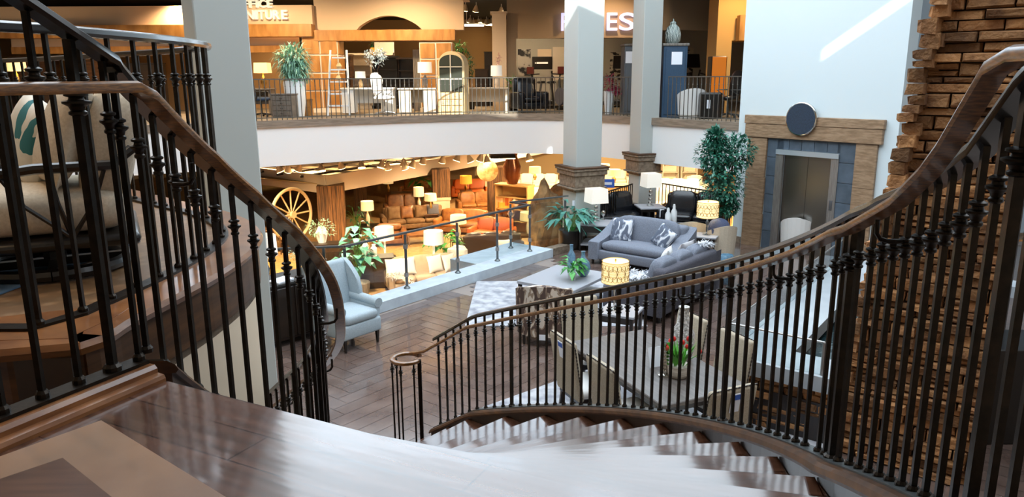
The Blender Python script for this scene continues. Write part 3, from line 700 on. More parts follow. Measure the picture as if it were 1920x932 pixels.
# atrium roof, unseen openings cut to throw the sun patches, dark ceiling behind
ZR = 9.0
sun_holes = [(-4.2, 13.1, .2, 14.9), (1.0, 11.0, 2.1, 12.2), (6.0, 8.55, 7.1, 9.0)]
def roof():
    xs = sorted({-24, 14.2} | {h[0] for h in sun_holes} | {h[2] for h in sun_holes}); ys = sorted({-6.2, 19.0} | {h[1] for h in sun_holes} | {h[3] for h in sun_holes})
    b = B()
    for i in range(len(xs)-1):
        for j in range(len(ys)-1):
            cx, cy = (xs[i]+xs[i+1])/2, (ys[j]+ys[j+1])/2
            if any(h[0] < cx < h[2] and h[1] < cy < h[3] for h in sun_holes): continue
            b.box(xs[i], ys[j], ZR, xs[i+1], ys[j+1], ZR+.15)
    return b
struct(roof().obj('ceiling', M_white))
for i, h in enumerate(sun_holes):
    w = thing('window_%d' % (i+1), None, None); struct(w)  # out-of-view glazing, one per opening added for a sun patch
    b = B(); b.box(h[0], h[1], ZR+.05, h[2], h[3], ZR+.06); b.obj('pane', M_glass, w)
    b = B(); nx = max(1, int((h[2]-h[0])/1.3))
    for k in range(nx+1): x = lerp(h[0], h[2], k/nx); b.box(x-.03, h[1], ZR, x+.03, h[3], ZR+.12)
    b.box(h[0], h[1]-.03, ZR, h[2], h[1]+.03, ZR+.12); b.box(h[0], h[3]-.03, ZR, h[2], h[3]+.03, ZR+.12); b.obj('window_frame', M_white, w)
b = B(); b.box(-24, 19.0, 6.7, 14.2, 48, 6.9); struct(b.obj('ceiling_upper', M_darkceil))
b = B(); b.box(-24, 18.9, 6.0, 14.2, 19.1, 6.3).box(-24, 18.9, 8.8, 14.2, 19.1, 9.15).box(-24, 18.9, 6.3, -9, 19.1, 8.8).box(8, 18.9, 6.3, 14.2, 19.1, 8.8); struct(b.obj('wall_clerestory', M_white))
w = thing('window_4', None, None); struct(w)
b = B(); b.box(-9, 19.0, 6.3, 8, 19.02, 8.8); b.obj('pane', M_glass, w)
b = B()
for k in range(12): x = lerp(-9, 8, k/11); b.box(x-.05, 18.85, 6.3, x+.05, 19.05, 8.8)
b.box(-9, 18.85, 7.5, 8, 19.05, 7.58); b.obj('window_frame', M_white, w)
# ------------------------------------------------------------------ furniture builders (local: width X, front faces -Y, base z=0)
def rb(b, x0, y0, z0, x1, y1, z1, r=.03, M=None): return b.box(x0, y0, z0, x1, y1, z1, r, 3, M)
def legs4(t, w, d, h, m, r=.022, inx=.05, top=None, sq=True, taper=.7):
    for sx in (-1, 1):
        for sy in (-1, 1):
            x, y = sx*(w/2-inx), sy*(d/2-inx); b = B(); b.tube((x, y, 0), (x, y, h), r*taper, r, 4 if sq else 10); b.obj('leg', m, t)
def sofa(label, loc, rz, w=2.0, d=.92, h=.85, m=M_greyf, mc=None, seats=2, arm='roll', cat_='sofa', name='sofa', group=None, legm=M_black, sh=.42, backc=True, armw=.2, mb=None):
    t = thing(name, label, cat_, loc, rz, group); mc = mc or m; mb = mb or mc
    b = B(); rb(b, -w/2+armw*.5, -d/2+.04, .10, w/2-armw*.5, d/2, sh-.13, .03); b.obj('base', m, t, True)
    legs4(t, w-.1, d, .11, legm, .03)
    b = B(); rb(b, -w/2+armw*.6, d/2-.24, .12, w/2-armw*.6, d/2, h-.06, .07); b.obj('back_frame', m, t, True)
    iw = w - 2*armw; sw = iw/seats
    for i in range(seats):
        x = -iw/2 + sw*(i+.5)
        b = B(); b.cush((x, -.07, sh-.05), (sw*1.01, d-.26, .19), .22); b.obj('seat_cushion', mc, t, True)
        if backc:
            b = B(); Mx = Matrix.Translation((x, d/2-.26, sh+.22)) @ Matrix.Rotation(R(-12), 4, 'X'); b.cush((0, 0, 0), (sw*1.02, .24, h-sh+.10), .3, Mx); b.obj('back_cushion', mb, t, True)
    for sx in (-1, 1):
        b = B()
        if arm == 'roll':
            x = sx*(w/2-armw/2); rb(b, x-armw/2+.02, -d/2, .1, x+armw/2-.02, d/2-.03, sh+.12, .05); b.tube((x+sx*.02, -d/2+.0, sh+.12), (x+sx*.02, d/2-.08, sh+.15), armw*.55, armw*.55, 14)
        elif arm == 'slope':
            x = sx*(w/2-armw/2); a = armw/2; b.side([(-d/2, .1)] + [(d/2, .1)] + [(d/2 - d*i/12, sh + .03 + (h-sh-.12)*(1-i/12)**1.7) for i in range(13)], x-a, x+a, .035)
        else:
            x = sx*(w/2-armw/2); rb(b, x-armw/2, -d/2, .1, x+armw/2, d/2, sh+.17, .06)
        b.obj('arm', m, t, True)
    return t
def pillow(label, p, rz, tilt, sz=.45, m=M_whitef, group=None, cat_='pillow', lean=0):
    b = B(); b.pil(sz, .15)
    o = b.obj('throw_pillow', m, None, True); o.location = p; o.rotation_euler = Euler((R(tilt), R(lean), rz)); return tag(o, label, cat_, group)
def table(label, loc, rz, w, d, h, mt, ml, name='side_table', cat_='table', th=.035, legr=.022, apron=.07, shelf=None, inx=.04, group=None):
    t = thing(name, label, cat_, loc, rz, group); b = B(); b.box(-w/2, -d/2, h-th, w/2, d/2, h, .006); b.obj('tabletop', mt, t)
    legs4(t, w, d, h-th, ml, legr, inx, taper=1)
    if apron: b = B(); b.box(-w/2+inx*.8, -d/2+inx*.8, h-th-apron, w/2-inx*.8, d/2-inx*.8, h-th); b.obj('apron', ml, t)
    if shelf: b = B(); b.box(-w/2+.03, -d/2+.03, shelf, w/2-.03, d/2-.03, shelf+.025); b.obj('shelf', mt, t)
    return t
def lamp(label, loc, h=.7, base=M_white, shade=M_shade, sr=.17, shh=.24, kind='gourd', square=False, name='table_lamp', group=None, light=0, col=(1, .75, .45), cat_='lamp', rz=0):
    t = thing(name, label, cat_, loc, rz, group); bh = h - shh; b = B()
    if kind == 'gourd': b.lathe([(.06, 0), (.065, .02), (.04, .03), (.075, bh*.3), (.08, bh*.5), (.03, bh*.82), (.012, bh*.9), (.010, bh+shh*.7)], n=16)
    elif kind == 'column': b.lathe([(.055, 0), (.055, .03), (.035, .05), (.035, bh*.9), (.012, bh*.95), (.01, bh+shh*.7)], n=14)
    elif kind == 'slim': b.lathe([(.08, 0), (.08, .015), (.012, .03), (.02, bh*.4), (.012, bh*.5), (.03, bh*.7), (.01, bh*.9), (.008, bh+shh*.7)], n=14)
    elif kind == 'cut':
        b.box(-.07, -.05, 0, .07, .05, .03, .004)
        for i in range(4): b.box(-.035, -.035, .035+i*bh*.2, .035, .035, .03+(i+.85)*bh*.2, .012)
        b.tube((0, 0, bh*.8), (0, 0, bh+shh*.7), .01)
    b.obj('lamp_base', base, t, True)
    b = B()
    if square:
        q = [(-sr*.9, -sr*.9), (sr*.9, -sr*.9), (sr*.9, sr*.9), (-sr*.9, sr*.9)]; q2 = [(x*1.08, y*1.08) for x, y in q]
        for i in range(4):
            a, c = q2[i], q2[(i+1) % 4]; e, f = q[i], q[(i+1) % 4]; b.face([(a[0], a[1], bh), (c[0], c[1], bh), (f[0], f[1], h), (e[0], e[1], h)])
        b.obj('lamp_shade', shade, t)
    else:
        n = 24
        for i in range(n):
            a, c = 2*PI*i/n, 2*PI*(i+1)/n; b.face([(math.cos(a)*sr*1.05, math.sin(a)*sr*1.05, bh), (math.cos(c)*sr*1.05, math.sin(c)*sr*1.05, bh), (math.cos(c)*sr, math.sin(c)*sr, h), (math.cos(a)*sr, math.sin(a)*sr, h)])
        b.obj('lamp_shade', shade, t, True)
    if light:
        l = bpy.data.lights.new('lamp_light', 'POINT'); l.energy = light; l.color = col; l.shadow_soft_size = .04; lo = bpy.data.objects.new('lamp_light', l); COL.objects.link(lo); lo.parent = t; lo.location = (0, 0, bh+shh*.5)
    return t
def vase(label, loc, prof, m, name='vase', cat_='vase', group=None, n=20):
    o = B().lathe(prof, n=n).obj(name, m, None, True); o.location = loc; return tag(o, label, cat_, group)
def plant(label, loc, blobs, nleaf, L, W, m, pot=None, potm=M_white, name='potted_plant', cat_='plant', stems=None, rz=0, droop=.3, group=None, outward=True, stemm=None, seed=1):
    rnd = random.Random(seed); t = thing(name, label, cat_, loc, rz, group); b = B()
    for (x, y, z, rx, ry, rz_) in blobs:
        for i in range(nleaf):
            u = Vector((rnd.gauss(0, 1), rnd.gauss(0, 1), rnd.gauss(0, 1))).normalized(); r = rnd.random()**.4
            p = Vector((x+u.x*rx*r, y+u.y*ry*r, z+u.z*rz_*r)); d = (u + Vector((rnd.gauss(0, .5), rnd.gauss(0, .5), rnd.gauss(0, .5)))).normalized()
            b.leaf(p, d, L*rnd.uniform(.7, 1.2), W*rnd.uniform(.7, 1.2), droop=droop*rnd.random())
    b.obj('foliage', m, t, raw=True)
    if stems:
        b = B()
        for s in stems: b.path(s[0], s[1], 6)
        b.obj('stem', stemm or M_bark, t, True)
    if pot:
        B().lathe(pot, n=18).obj('pot', potm, t, True)
    return t
def arching(label, loc, n, h, spread, L, W, m, pot, potm, seed=3, name='leafy_plant', cat_='plant', z0=.3):
    """broad leaves arching out of a pot"""
    rnd = random.Random(seed); t = thing(name, label, cat_, loc); b = B(); s = B()
    for i in range(n):
        a = rnd.uniform(0, 2*PI); r = spread*rnd.uniform(.2, 1); z = z0 + h*(rnd.uniform(.35, 1)*(1-.4*r/spread)); p = Vector((math.cos(a)*r, math.sin(a)*r, z))
        b.leaf(p, (math.cos(a), math.sin(a), rnd.uniform(-.5, .5)), L*rnd.uniform(.8, 1.2), W*rnd.uniform(.8, 1.2), droop=.35)
        if i % 2 == 0: s.path([(0, 0, z0-.05), (p.x*.5, p.y*.5, z0+(z-z0)*.75), p], .004, 4)
    b.obj('foliage', m, t, raw=True); s.obj('stem', M_leafg, t); B().lathe(pot, n=20).obj('pot', potm, t, True); return t
def bookcase(label, loc, rz, w, h, d, m, shelves=4, items=True, group=None, cols=2, name='bookcase', seed=1):
    rnd = random.Random(seed); t = thing(name, label, 'bookcase', loc, rz, group); b = B(); b.box(-w/2, -d/2, 0, -w/2+.05, d/2, h).box(w/2-.05, -d/2, 0, w/2, d/2, h).box(-w/2, d/2-.02, 0, w/2, d/2, h).box(-w/2-.03, -d/2-.03, h, w/2+.03, d/2, h+.06).box(-w/2, -d/2, 0, w/2, d/2, .1)
    b.obj('carcass', m, t)
    for i in range(1, shelves):
        z = .1 + (h-.1)*i/shelves; b = B(); b.box(-w/2+.05, -d/2+.01, z, w/2-.05, d/2-.02, z+.03); b.obj('shelf', m, t)
    return t
def box_obj(name, m, x0, y0, z0, x1, y1, z1, label, cat_, bev=.01, group=None, rz=0):
    cx, cy = (x0+x1)/2, (y0+y1)/2; b = B(); b.box(x0-cx, y0-cy, 0, x1-cx, y1-cy, z1-z0, bev); o = b.obj(name, m); o.location = (cx, cy, z0); o.rotation_euler = (0, 0, rz); return tag(o, label, cat_, group)
def face_rz(a, c):
    """rotation so that local -Y faces the side right of a->c seen from camera: a=left front, c=right front"""
    d = Vector((c[0]-a[0], c[1]-a[1])); return math.atan2(d.y, d.x)
def on(t_loc, rz, x, y, z):
    c, s = math.cos(rz), math.sin(rz); return Vector((t_loc[0]+x*c-y*s, t_loc[1]+x*s+y*c, t_loc[2]+z))
# ------------------------------------------------------------------ main floor furniture
# rugs
M_rug = mat('pale_distressed_rug', '#b4b4b8', .95, col2='#84868e', scale=6, detail=12, thr=(.40, .66))
r0 = P(893, 531); r1 = P(872, 612); dx = (r0-r1).normalized(); 
rn = Vector((dx.y, -dx.x, 0)); 
b = B(); b.prism([r1[:2], (r1+rn*2.7)[:2], (r0+dx*.1+rn*2.7)[:2], (r0+dx*.1)[:2]], .0, .012); tag(b.obj('area_rug', M_rug), 'pale distressed rug under the coffee table and patterned chair', 'rug')
q0 = P(800, 803); q1 = P(1078, 703); dx = (q1-q0).normalized(); rn = Vector((dx.y, -dx.x, 0))
q0 = q0 + dx*.35
b = B(); b.prism([q0[:2], (q0+rn*3.0)[:2], (q0+rn*3.0+dx*3.2)[:2], (q0+dx*3.2)[:2]][::1], .0, .012); tag(b.obj('area_rug', M_rug), 'pale distressed rug beneath the dining table and stair railing', 'rug')
# wingback chair
wl = P(648, 664); wr = P(712, 641); wz = face_rz(wl, wr)
def wingback():
    cc = (wl+wr)/2; loc = on((cc.x, cc.y, 0), wz, 0, .33, 0); t = thing('wingback_chair', 'pale blue linen wingback chair with dark legs by the stone curb', 'armchair', loc, wz)
    w, d = .74, .76
    b = B(); rb(b, -w/2+.04, -d/2+.02, .18, w/2-.04, d/2-.05, .38, .03); b.obj('base', M_bluef, t, True)
    b = B(); b.cush((0, -.06, .44), (.58, .62, .15), .2); b.obj('seat_cushion', M_bluef, t, True)
    Mb = Matrix.Translation((0, d/2-.12, .38)) @ Matrix.Rotation(R(-10), 4, 'X')
    b = B(); rb(b, -.31, -.07, 0, .31, .07, .74, .06, Mb); b.obj('backrest', M_bluef, t, True)
    for s in (-1, 1):
        b = B(); b.side([(.06, 0)] + [(.06, .74)] + [(-.04 - .25*math.sin(PI*(i/12)*.85), .74-.74*i/12) for i in range(13)], s*.31-.035, s*.31+.035, .025, Mb)
        b.obj('wing', M_bluef, t, True)
        b = B(); x = s*(w/2-.065); rb(b, x-.05, -d/2+.06, .2, x+.05, d/2-.12, .56, .03); b.tube((x+s*.01, -d/2+.05, .57), (x+s*.01, d/2-.12, .59), .068, .068, 14); b.obj('arm', M_bluef, t, True)
        for yy in (-d/2+.07, d/2-.14): b = B(); b.tube((s*(w/2-.09), yy, 0), (s*(w/2-.09), yy, .19), .018, .032, 4); b.obj('leg', M_black, t)
wingback()
# dark cabinet behind it
cb = thing('sideboard', 'dark curved-panel sideboard carrying a lamp and open book behind the stair railing', 'cabinet', (-3.36, 9.80, 0), R(50))
b = B(); b.box(-.75, -.25, .08, .75, .25, .86, .01); b.obj('body', M_dkw, cb); b = B(); b.box(-.78, -.28, .86, .78, .28, .90, .008); b.obj('top', mat('grey_stone_top', '#3c3a38', .4), cb)
for i in range(3):
    x = -.74 + i*.495; o = B().box(x+.01, -.27, .12, x+.485, -.25, .83, .008).obj('door', M_dkw, cb); B().lathe([(.012, 0), (.016, .02), (.001, .03)], (x+.45 if i != 1 else x+.05, -.27, .5), 10, ).obj('knob', M_mirror, o)
legs4(cb, 1.4, .44, .09, M_black, .03)
lamp('large white drum lamp with dark woven base on the sideboard', on((-3.36, 9.80, .9), R(50), -.02, .02, 0), .64, mat('woven_slate_base', '#3c434a', .6, bump=.8, bscale=40), M_shade, .19, .28, 'gourd')
bk = B(); bk.box(-.14, -.1, 0, 0, .1, .025, .004).box(0, -.1, 0, .14, .1, .03, .004); o = bk.obj('open_book', M_paper); o.location = on((-3.36, 9.80, .9), R(50), .12, -.16, 0); o.rotation_euler = (0, 0, R(60)); tag(o, 'open white book lying on the dark sideboard', 'book')
plant('small dusty flower arrangement on the dark sideboard beside the lamp', on((-3.36, 9.80, .9), R(50), .6, .05, 0), [(0, 0, .28, .16, .16, .14)], 90, .06, .03, M_leafp, [(.05, 0), (.07, .1), (.04, .2)], M_glass, seed=5)
# patterned armchair (back to camera)
M_ikb = ikat('brown_ikat_fabric', '#55433c', '#96826f', '#d2c6b8', 8); M_ikg = ikat('grey_ikat_fabric', '#5a6170', '#8b93a2', '#d6d8dc', 9)
pc = P(1022, 652); pa = thing('patterned_armchair', 'barrel armchair in brown and cream ikat fabric seen from behind', 'armchair', (pc.x, pc.y+.36, 0), R(172))
n = 14; b = B()
for i in range(n):
    a0 = R(-20 + 220*i/n); a1 = R(-20+220*(i+1)/n + 1); 
    f = lambda a, r, z: (math.cos(a)*r*1.05, math.sin(a)*r*.98, z)
    h0 = .72 + .14*max(0, math.sin(a0)); h1 = .72+.14*max(0, math.sin(a1)); ri, ro_ = .27, .37
    v = [b.m.verts.new(p) for p in (f(a0, ro_, .14), f(a1, ro_, .14), f(a1, ro_*1.03, h1), f(a0, ro_*1.03, h0), f(a0, ri, .14), f(a1, ri, .14), f(a1, ri, h1), f(a0, ri, h0))]
    for q in ((0, 1, 2, 3), (4, 7, 6, 5), (3, 2, 6, 7), (0, 4, 5, 1)): b.m.faces.new([v[j] for j in q])
    if i in (0, n-1):
        q = (0, 3, 7, 4) if i == 0 else (1, 5, 6, 2); b.m.faces.new([v[j] for j in q])
b.obj('backrest', M_ikb, pa, False); b = B(); b.cush((0, -.05, .42), (.56, .62, .16), .3); b.obj('seat_cushion', M_ikb, pa, True)
b = B(); rb(b, -.3, -.34, .13, .3, .26, .35, .04); b.obj('base', M_ikb, pa, True); legs4(pa, .6, .6, .14, M_black, .03); b = B(); b.box(-.06, .40, .12, .06, .402, .2); b.obj('price_tag', M_paper, pa)
# coffee table
ct = [P(1048, 497, .42), P(1151, 514, .42), P(1069, 543, .42), P(966, 525, .42)]; cc = sum(ct, Vector())/4; cz = face_rz(ct[3], ct[2])
table('low grey-topped coffee table with plant and blue vases on the pale rug', (cc.x, cc.y, 0), cz, 1.05, 1.25, .42, M_whitew, M_black, 'coffee_table', 'table', .05, .035, .0, .12)
arching('small green fiddle leaf plant in a white pot on the coffee table', P(1073, 524, .42), 34, .3, .16, .16, .09, M_leafg, [(.055, 0), (.075, .1), (.07, .11), (.06, .09)], M_white, 4, z0=.1)
vase('rounded blue bubbled vase on the coffee table beside the plant', P(1093, 518, .42), [(.05, 0), (.10, .06), (.125, .15), (.10, .25), (.035, .32), (.03, .40), (.038, .42)], M_bluev)
vase('slim blue bottle vase behind the potted plant on the coffee table', P(1071, 505, .42), [(.06, 0), (.075, .08), (.07, .25), (.03, .33), (.028, .42), (.032, .43)], M_bluev)
# sofa facing the coffee table
s1l, s1r = P(1106, 494), P(1246, 519); s1z = face_rz(s1l, s1r); m_ = (s1l+s1r)/2; s1 = on((m_.x, m_.y, 0), s1z, .05, .48, 0)
sofa('grey loveseat with patterned pillows facing the coffee table', s1, s1z, 1.85, .98, .88, M_greyf, None, 1, 'slope', armw=.24, name='sofa')
pillow('white and slate ikat pillow on the left of the grey loveseat', on(s1, s1z, -.45, .0, .64), s1z+R(5), -18, .48, M_ikg); pillow('white and grey ikat pillow leaning on the right arm of the grey loveseat', on(s1, s1z, .48, -.02, .62), s1z-R(18), -20, .44, M_ikg, lean=25)
# second sofa, back to the stairs
a_, c_ = P(1232, 612), P(1352, 548); z2 = math.atan2((a_-c_).y, (a_-c_).x); m_ = (a_+c_)/2; s2 = on((m_.x, m_.y, 0), z2, 0, -.5, 0)
sofa('charcoal grey sofa with its back to the stairs and a furry throw', s2, z2, 2.15, 1.0, .86, M_dgreyf, M_greyf, 3, 'slope', armw=.24, name='sofa')
pillow('silver grey pillow on the far end of the charcoal sofa', on(s2, z2, -.55, .05, .72), z2, -20, .46, mat('silver_satin', '#b4b2b4', .5)); pillow('white satin pillow leaning in the middle of the charcoal sofa', on(s2, z2, .0, .0, .72), z2+R(20), -20, .42, M_whitef)
def fur(label, pts, w, n, L, m, seed):
    rnd = random.Random(seed); b = B()
    for i in range(n):
        t_ = rnd.random()*(len(pts)-1); p = cat(pts, t_); q = cat(pts, min(len(pts)-1, t_+.05)) - p; s_ = Vector((-q.y, q.x, 0))
        if s_.length > 0: s_.normalize()
        p = p + s_*rnd.uniform(-w, w); b.leaf(p, (rnd.gauss(0, 1), rnd.gauss(0, 1), rnd.uniform(.0, 1.2)), L*rnd.uniform(.6, 1.3), .02, droop=.4)
    o = b.obj('fur_throw', m, None); return tag(o, label, 'throw', kind=None)
M_fur = mat('pale_grey_fur', '#cfd0d4', .95, island=.2)
fur('shaggy pale fur throw draped over the near end of the charcoal sofa', [on(s2, z2, .95, .1, .62), on(s2, z2, .75, -.2, .53), on(s2, z2, .35, -.3, .53)], .16, 900, .10, M_fur, 1)
fur('long white fur trim over the far back corner of the charcoal sofa', [on(s2, z2, -.6, .3, .88), on(s2, z2, -.9, .32, .85), on(s2, z2, -1.05, .1, .7)], .06, 500, .10, M_fur, 2)
# gold lamps
def filigree(t, h, shh, r):
    b = B()
    for i in range(10):
        a = 2*PI*i/10
        for (da, zz, rr) in ((0, h-shh*.5, .052), (.16, h-shh*.25, .03), (-.16, h-shh*.25, .03), (.16, h-shh*.75, .03), (-.16, h-shh*.75, .03)):
            pts = []
            for j in range(11):
                q = 2*PI*j/10; aa = a + da + math.cos(q)*rr/r; pts.append((math.cos(aa)*r*1.06, math.sin(aa)*r*1.06, zz+math.sin(q)*rr*1.3))
            b.path(pts, .0035, 4)
    for z in (h-shh, h-shh*.5, h): b.path([(math.cos(2*PI*j/24)*r*1.06, math.sin(2*PI*j/24)*r*1.06, z) for j in range(25)], .005 if z != h-shh*.5 else .002, 4)
    b.obj('filigree', M_gold, t, True)
    B().lathe([(.004, h-.02), (.012, h+.01), (.004, h+.03)], n=8).obj('finial', M_gold, t)
M_shg = mat('glowing_gold_shade', '#f6e6b8', .9, emit='#ffe2a0', es=.8)
la = P(1152, 580, .6); t = lamp('gold filigree drum lamp on the near side table by the dining set', la, .66, M_mirror, M_shg, .17, .28, 'slim', light=4); filigree(t, .66, .28, .17)
tz = R(-25); table('cabriole-leg side table with pale top holding the near gold lamp', (la.x+.08, la.y-.02, 0), tz, .50, .50, .60, M_whitew, M_dkw, 'side_table', legr=.03, apron=.09, shelf=.15)
lb = Q(1323, 470, 14.3); lb.z = .55; t = lamp('gold filigree drum lamp on the far side table between cream chairs', lb, .66, M_mirror, M_shg, .20, .30, 'slim', light=4); filigree(t, .66, .30, .20)
table('small round-edged side table under the far gold lamp', (lb.x, lb.y, 0), tz, .45, .45, .55, M_whitew, M_dkw, 'side_table')
# cream barrel chairs
def barrel(label, loc, rz, m=M_creamf, h=.74, group=None):
    t = thing('barrel_chair', label, 'armchair', loc, rz, group); n = 14; b = B()
    for i in range(n):
        a0 = R(-10+200*i/n); a1 = R(-10+200*(i+1)/n+1); f = lambda a, r, z: (math.cos(a)*r, math.sin(a)*r, z); h0 = .55+(h-.55)*max(0, math.sin(a0)); h1 = .55+(h-.55)*max(0, math.sin(a1)); ri_, ro_ = .27, .36
        v = [b.m.verts.new(p) for p in (f(a0, ro_*.9, .08), f(a1, ro_*.9, .08), f(a1, ro_, h1), f(a0, ro_, h0), f(a0, ri_, .08), f(a1, ri_, .08), f(a1, ri_, h1-.01), f(a0, ri_, h0-.01))]
        for q in ((0, 1, 2, 3), (4, 7, 6, 5), (3, 2, 6, 7), (0, 4, 5, 1)): b.m.faces.new([v[j] for j in q])
        if i in (0, n-1): b.m.faces.new([v[j] for j in ((0, 3, 7, 4) if i == 0 else (1, 5, 6, 2))])
    b.obj('backrest', m, t, False); b = B(); b.cush((0, -.04, .38), (.54, .58, .18), .4); b.obj('seat_cushion', m, t, True); B().lathe([(.28, 0), (.3, .06), (.3, .3)], n=20).obj('base', m, t, True); return t
w_ = P(1303, 482); barrel('cream barrel chair left of the far gold lamp', (w_.x, w_.y+.3, 0), R(165), M_creamf)
w_ = P(1352, 492); barrel('cream barrel chair under the ficus with a blue fur pillow', (w_.x, w_.y+.3, 0), R(195), M_creamf)
b = B(); b.cush((0, 0, 0), (.42, .3, .42), .8); o = b.obj('round_pillow', mat('navy_fur', '#4e5876', .95, bump=.8, bscale=60), None, True); o.location = (w_.x-.05, w_.y+.12, .66); tag(o, 'round slate blue fur pillow resting on a cream barrel chair', 'pillow')
w_ = P(1490, 470); barrel('white barrel chair in front of the elevator', (w_.x, w_.y-.1, 0), R(150), M_whitef, .78)
# dining set
dt = [P(1195, 618, .76), P(1383, 719, .76), P(1227, 769, .76), P(1106, 639, .76)]; ctr = sum(dt, Vector())/4; la_ = (dt[1]-dt[0]).normalized(); dz = math.atan2(la_.y, la_.x) + PI/2
dt_ = thing('dining_table', 'grey-brown rectangular dining table set with tulips below the stair railing', 'table', (ctr.x, ctr.y, 0), dz)
B().box(-.5, -.9, .715, .5, .9, .76, .008).obj('tabletop', mat('grey_table_top', '#6b6460', .35, col2='#57504c', scale=3, stretch=(12, 1, 1), coat=.2), dt_)
B().box(-.42, -.8, .62, .42, .8, .715).obj('apron', M_dkw, dt_)
for sx in (-1, 1):
    for sy in (-1, 1): b = B(); rb(b, sx*.43-.05, sy*.8-.05, 0, sx*.43+.05, sy*.8+.05, .715, .01); b.obj('leg', M_dkw, dt_)
M_nail = M_gold
M_chb = mat('beige_chair_linen', '#b5a894', .95, col2='#a39680', scale=90)
def dining_chair(label, loc, rz, tg=False):
    t = thing('dining_chair', label, 'chair', loc, rz, 'linen dining chairs round the grey table'); Mb = Matrix.Translation((0, .22, .44)) @ Matrix.Rotation(R(-9), 4, 'X')
    b = B(); rb(b, -.25, -.035, -.06, .25, .035, .60, .03, Mb); b.obj('backrest', M_chb, t, True)
    b = B(); b.cush((0, -.02, .45), (.50, .5, .12), .22); b.obj('seat', M_whitef, t, True); b = B(); b.box(-.23, -.22, .34, .23, .22, .42); b.obj('seat_frame', M_dkw, t)
    np_ = [Vector((-.252, 0, -.02+i*.019)) for i in range(31)] + [Vector((-.235+i*.0188, .02, .602)) for i in range(26)] + [Vector((.252, 0, .55-i*.019)) for i in range(31)]
    B().path([Mb @ p for p in np_], [.0085 if i % 2 else .003 for i in range(len(np_))], 6).obj('nail_trim', M_dkw, t)
    for sx in (-1, 1):
        for sy in (-1, 1): b = B(); b.tube((sx*.21, sy*.2+(.05 if sy > 0 else 0), 0), (sx*.2, sy*.19, .4), .018, .028, 4); b.obj('leg', M_dkw, t)
    if tg: b = B(); b.box(-.06, .04, .38, .04, .045, .56, 0, 1, Mb); o = b.obj('price_tag', M_paper, t); b = B(); b.box(-.055, .0455, .50, .035, .047, .55, 0, 1, Mb); b.obj('tag_heading', M_blueink, o)
def chair_at(label, x, y, rz, tg=False): p = on((ctr.x, ctr.y, 0), dz, x, y, 0); dining_chair(label, p, dz+rz, tg)
chair_at('linen dining chair on the left long side, nearer the patterned armchair', -.50, .40, R(90), True)
chair_at('linen dining chair on the left long side, nearer the stairs', -.50, -.36, R(90))
chair_at('linen dining chair at the far head of the table, with blue tag', 0, 1.22, 0, True)
chair_at('linen dining chair on the right long side beside the tall woven vase', .52, .42, -R(90))
chair_at('linen dining chair on the right long side nearest the fountain', .52, -.30, -R(90), True)
chair_at('linen dining chair at the near head of the table, back to the stone wall', -.10, -1.02, PI, True)
# tulips, candle holder, woven vase
tp = P(1271, 706, .76); tt = thing('tulip_planter', 'red tulips in a striped whitewashed pot on the dining table', 'flowers', tp); rnd = random.Random(3)
B().lathe([(.075, 0), (.10, .03), (.105, .045), (.103, .05), (.11, .09), (.108, .095), (.113, .125), (.10, .12)], n=22).obj('pot', mat('striped_pot', '#c8bfb2', .8, col2='#9a8e80', scale=8, stretch=(1, 1, 12)), tt, True)
g = B(); f = B()
for i in range(46): a = rnd.uniform(0, 2*PI); g.leaf((math.cos(a)*.05, math.sin(a)*.05, .11), (math.cos(a)*.35, math.sin(a)*.35, 1), rnd.uniform(.18, .30), .03, droop=.15)
for (x, y, z) in ((-.05, 0, .36), (.02, .02, .42), (.08, 0, .36), (-.09, .02, .33), (.06, -.05, .30), (.19, -.05, .25), (-.12, -.03, .28), (.02, -.07, .35)):
    g.path([(x*.3, y*.3, .1), (x*.6, y*.7, .2), (x, y, z)], .004, 5); f.lathe([(.004, 0), (.016, .012), (.018, .028), (.010, .045), (.002, .052)], (x, y, z), 8)
g.obj('foliage', M_greenst, tt, raw=True); f.obj('tulip_heads', M_red, tt, True); B().lathe([(.004, 0), (.018, .015), (.014, .04), (.003, .05)], (.07, -.06, .24), 8).obj('white_tulip', M_white, tt, True)
vase('ribbed silver candle holder beside the tulip pot', P(1246, 704, .76), [(.07, 0), (.07, .015), (.03, .03), (.035, .06)] + [(.03 + .01*(i % 2), .07+i*.018) for i in range(14)] + [(.05, .34), (.055, .36)], M_mirror, 'candle_holder', 'candle holder')
vase('tall woven white bottle vase behind the tulips', P(1278, 672, .76), [(.09, 0), (.12, .1), (.12, .28), (.065, .38), (.05, .52), (.055, .56)], mat('woven_white', '#dfdcd8', .8, col2='#8f8a84', scale=40, bump=.8, bscale=60))
b = B(); b.box(-.07, -.002, 0, .07, .002, .2); o = b.obj('price_card', M_paper); o.location = P(1230, 688, .765); o.rotation_euler = (R(-15), 0, R(20)); tag(o, 'white printed price card leaning by the candle holder', 'sign')
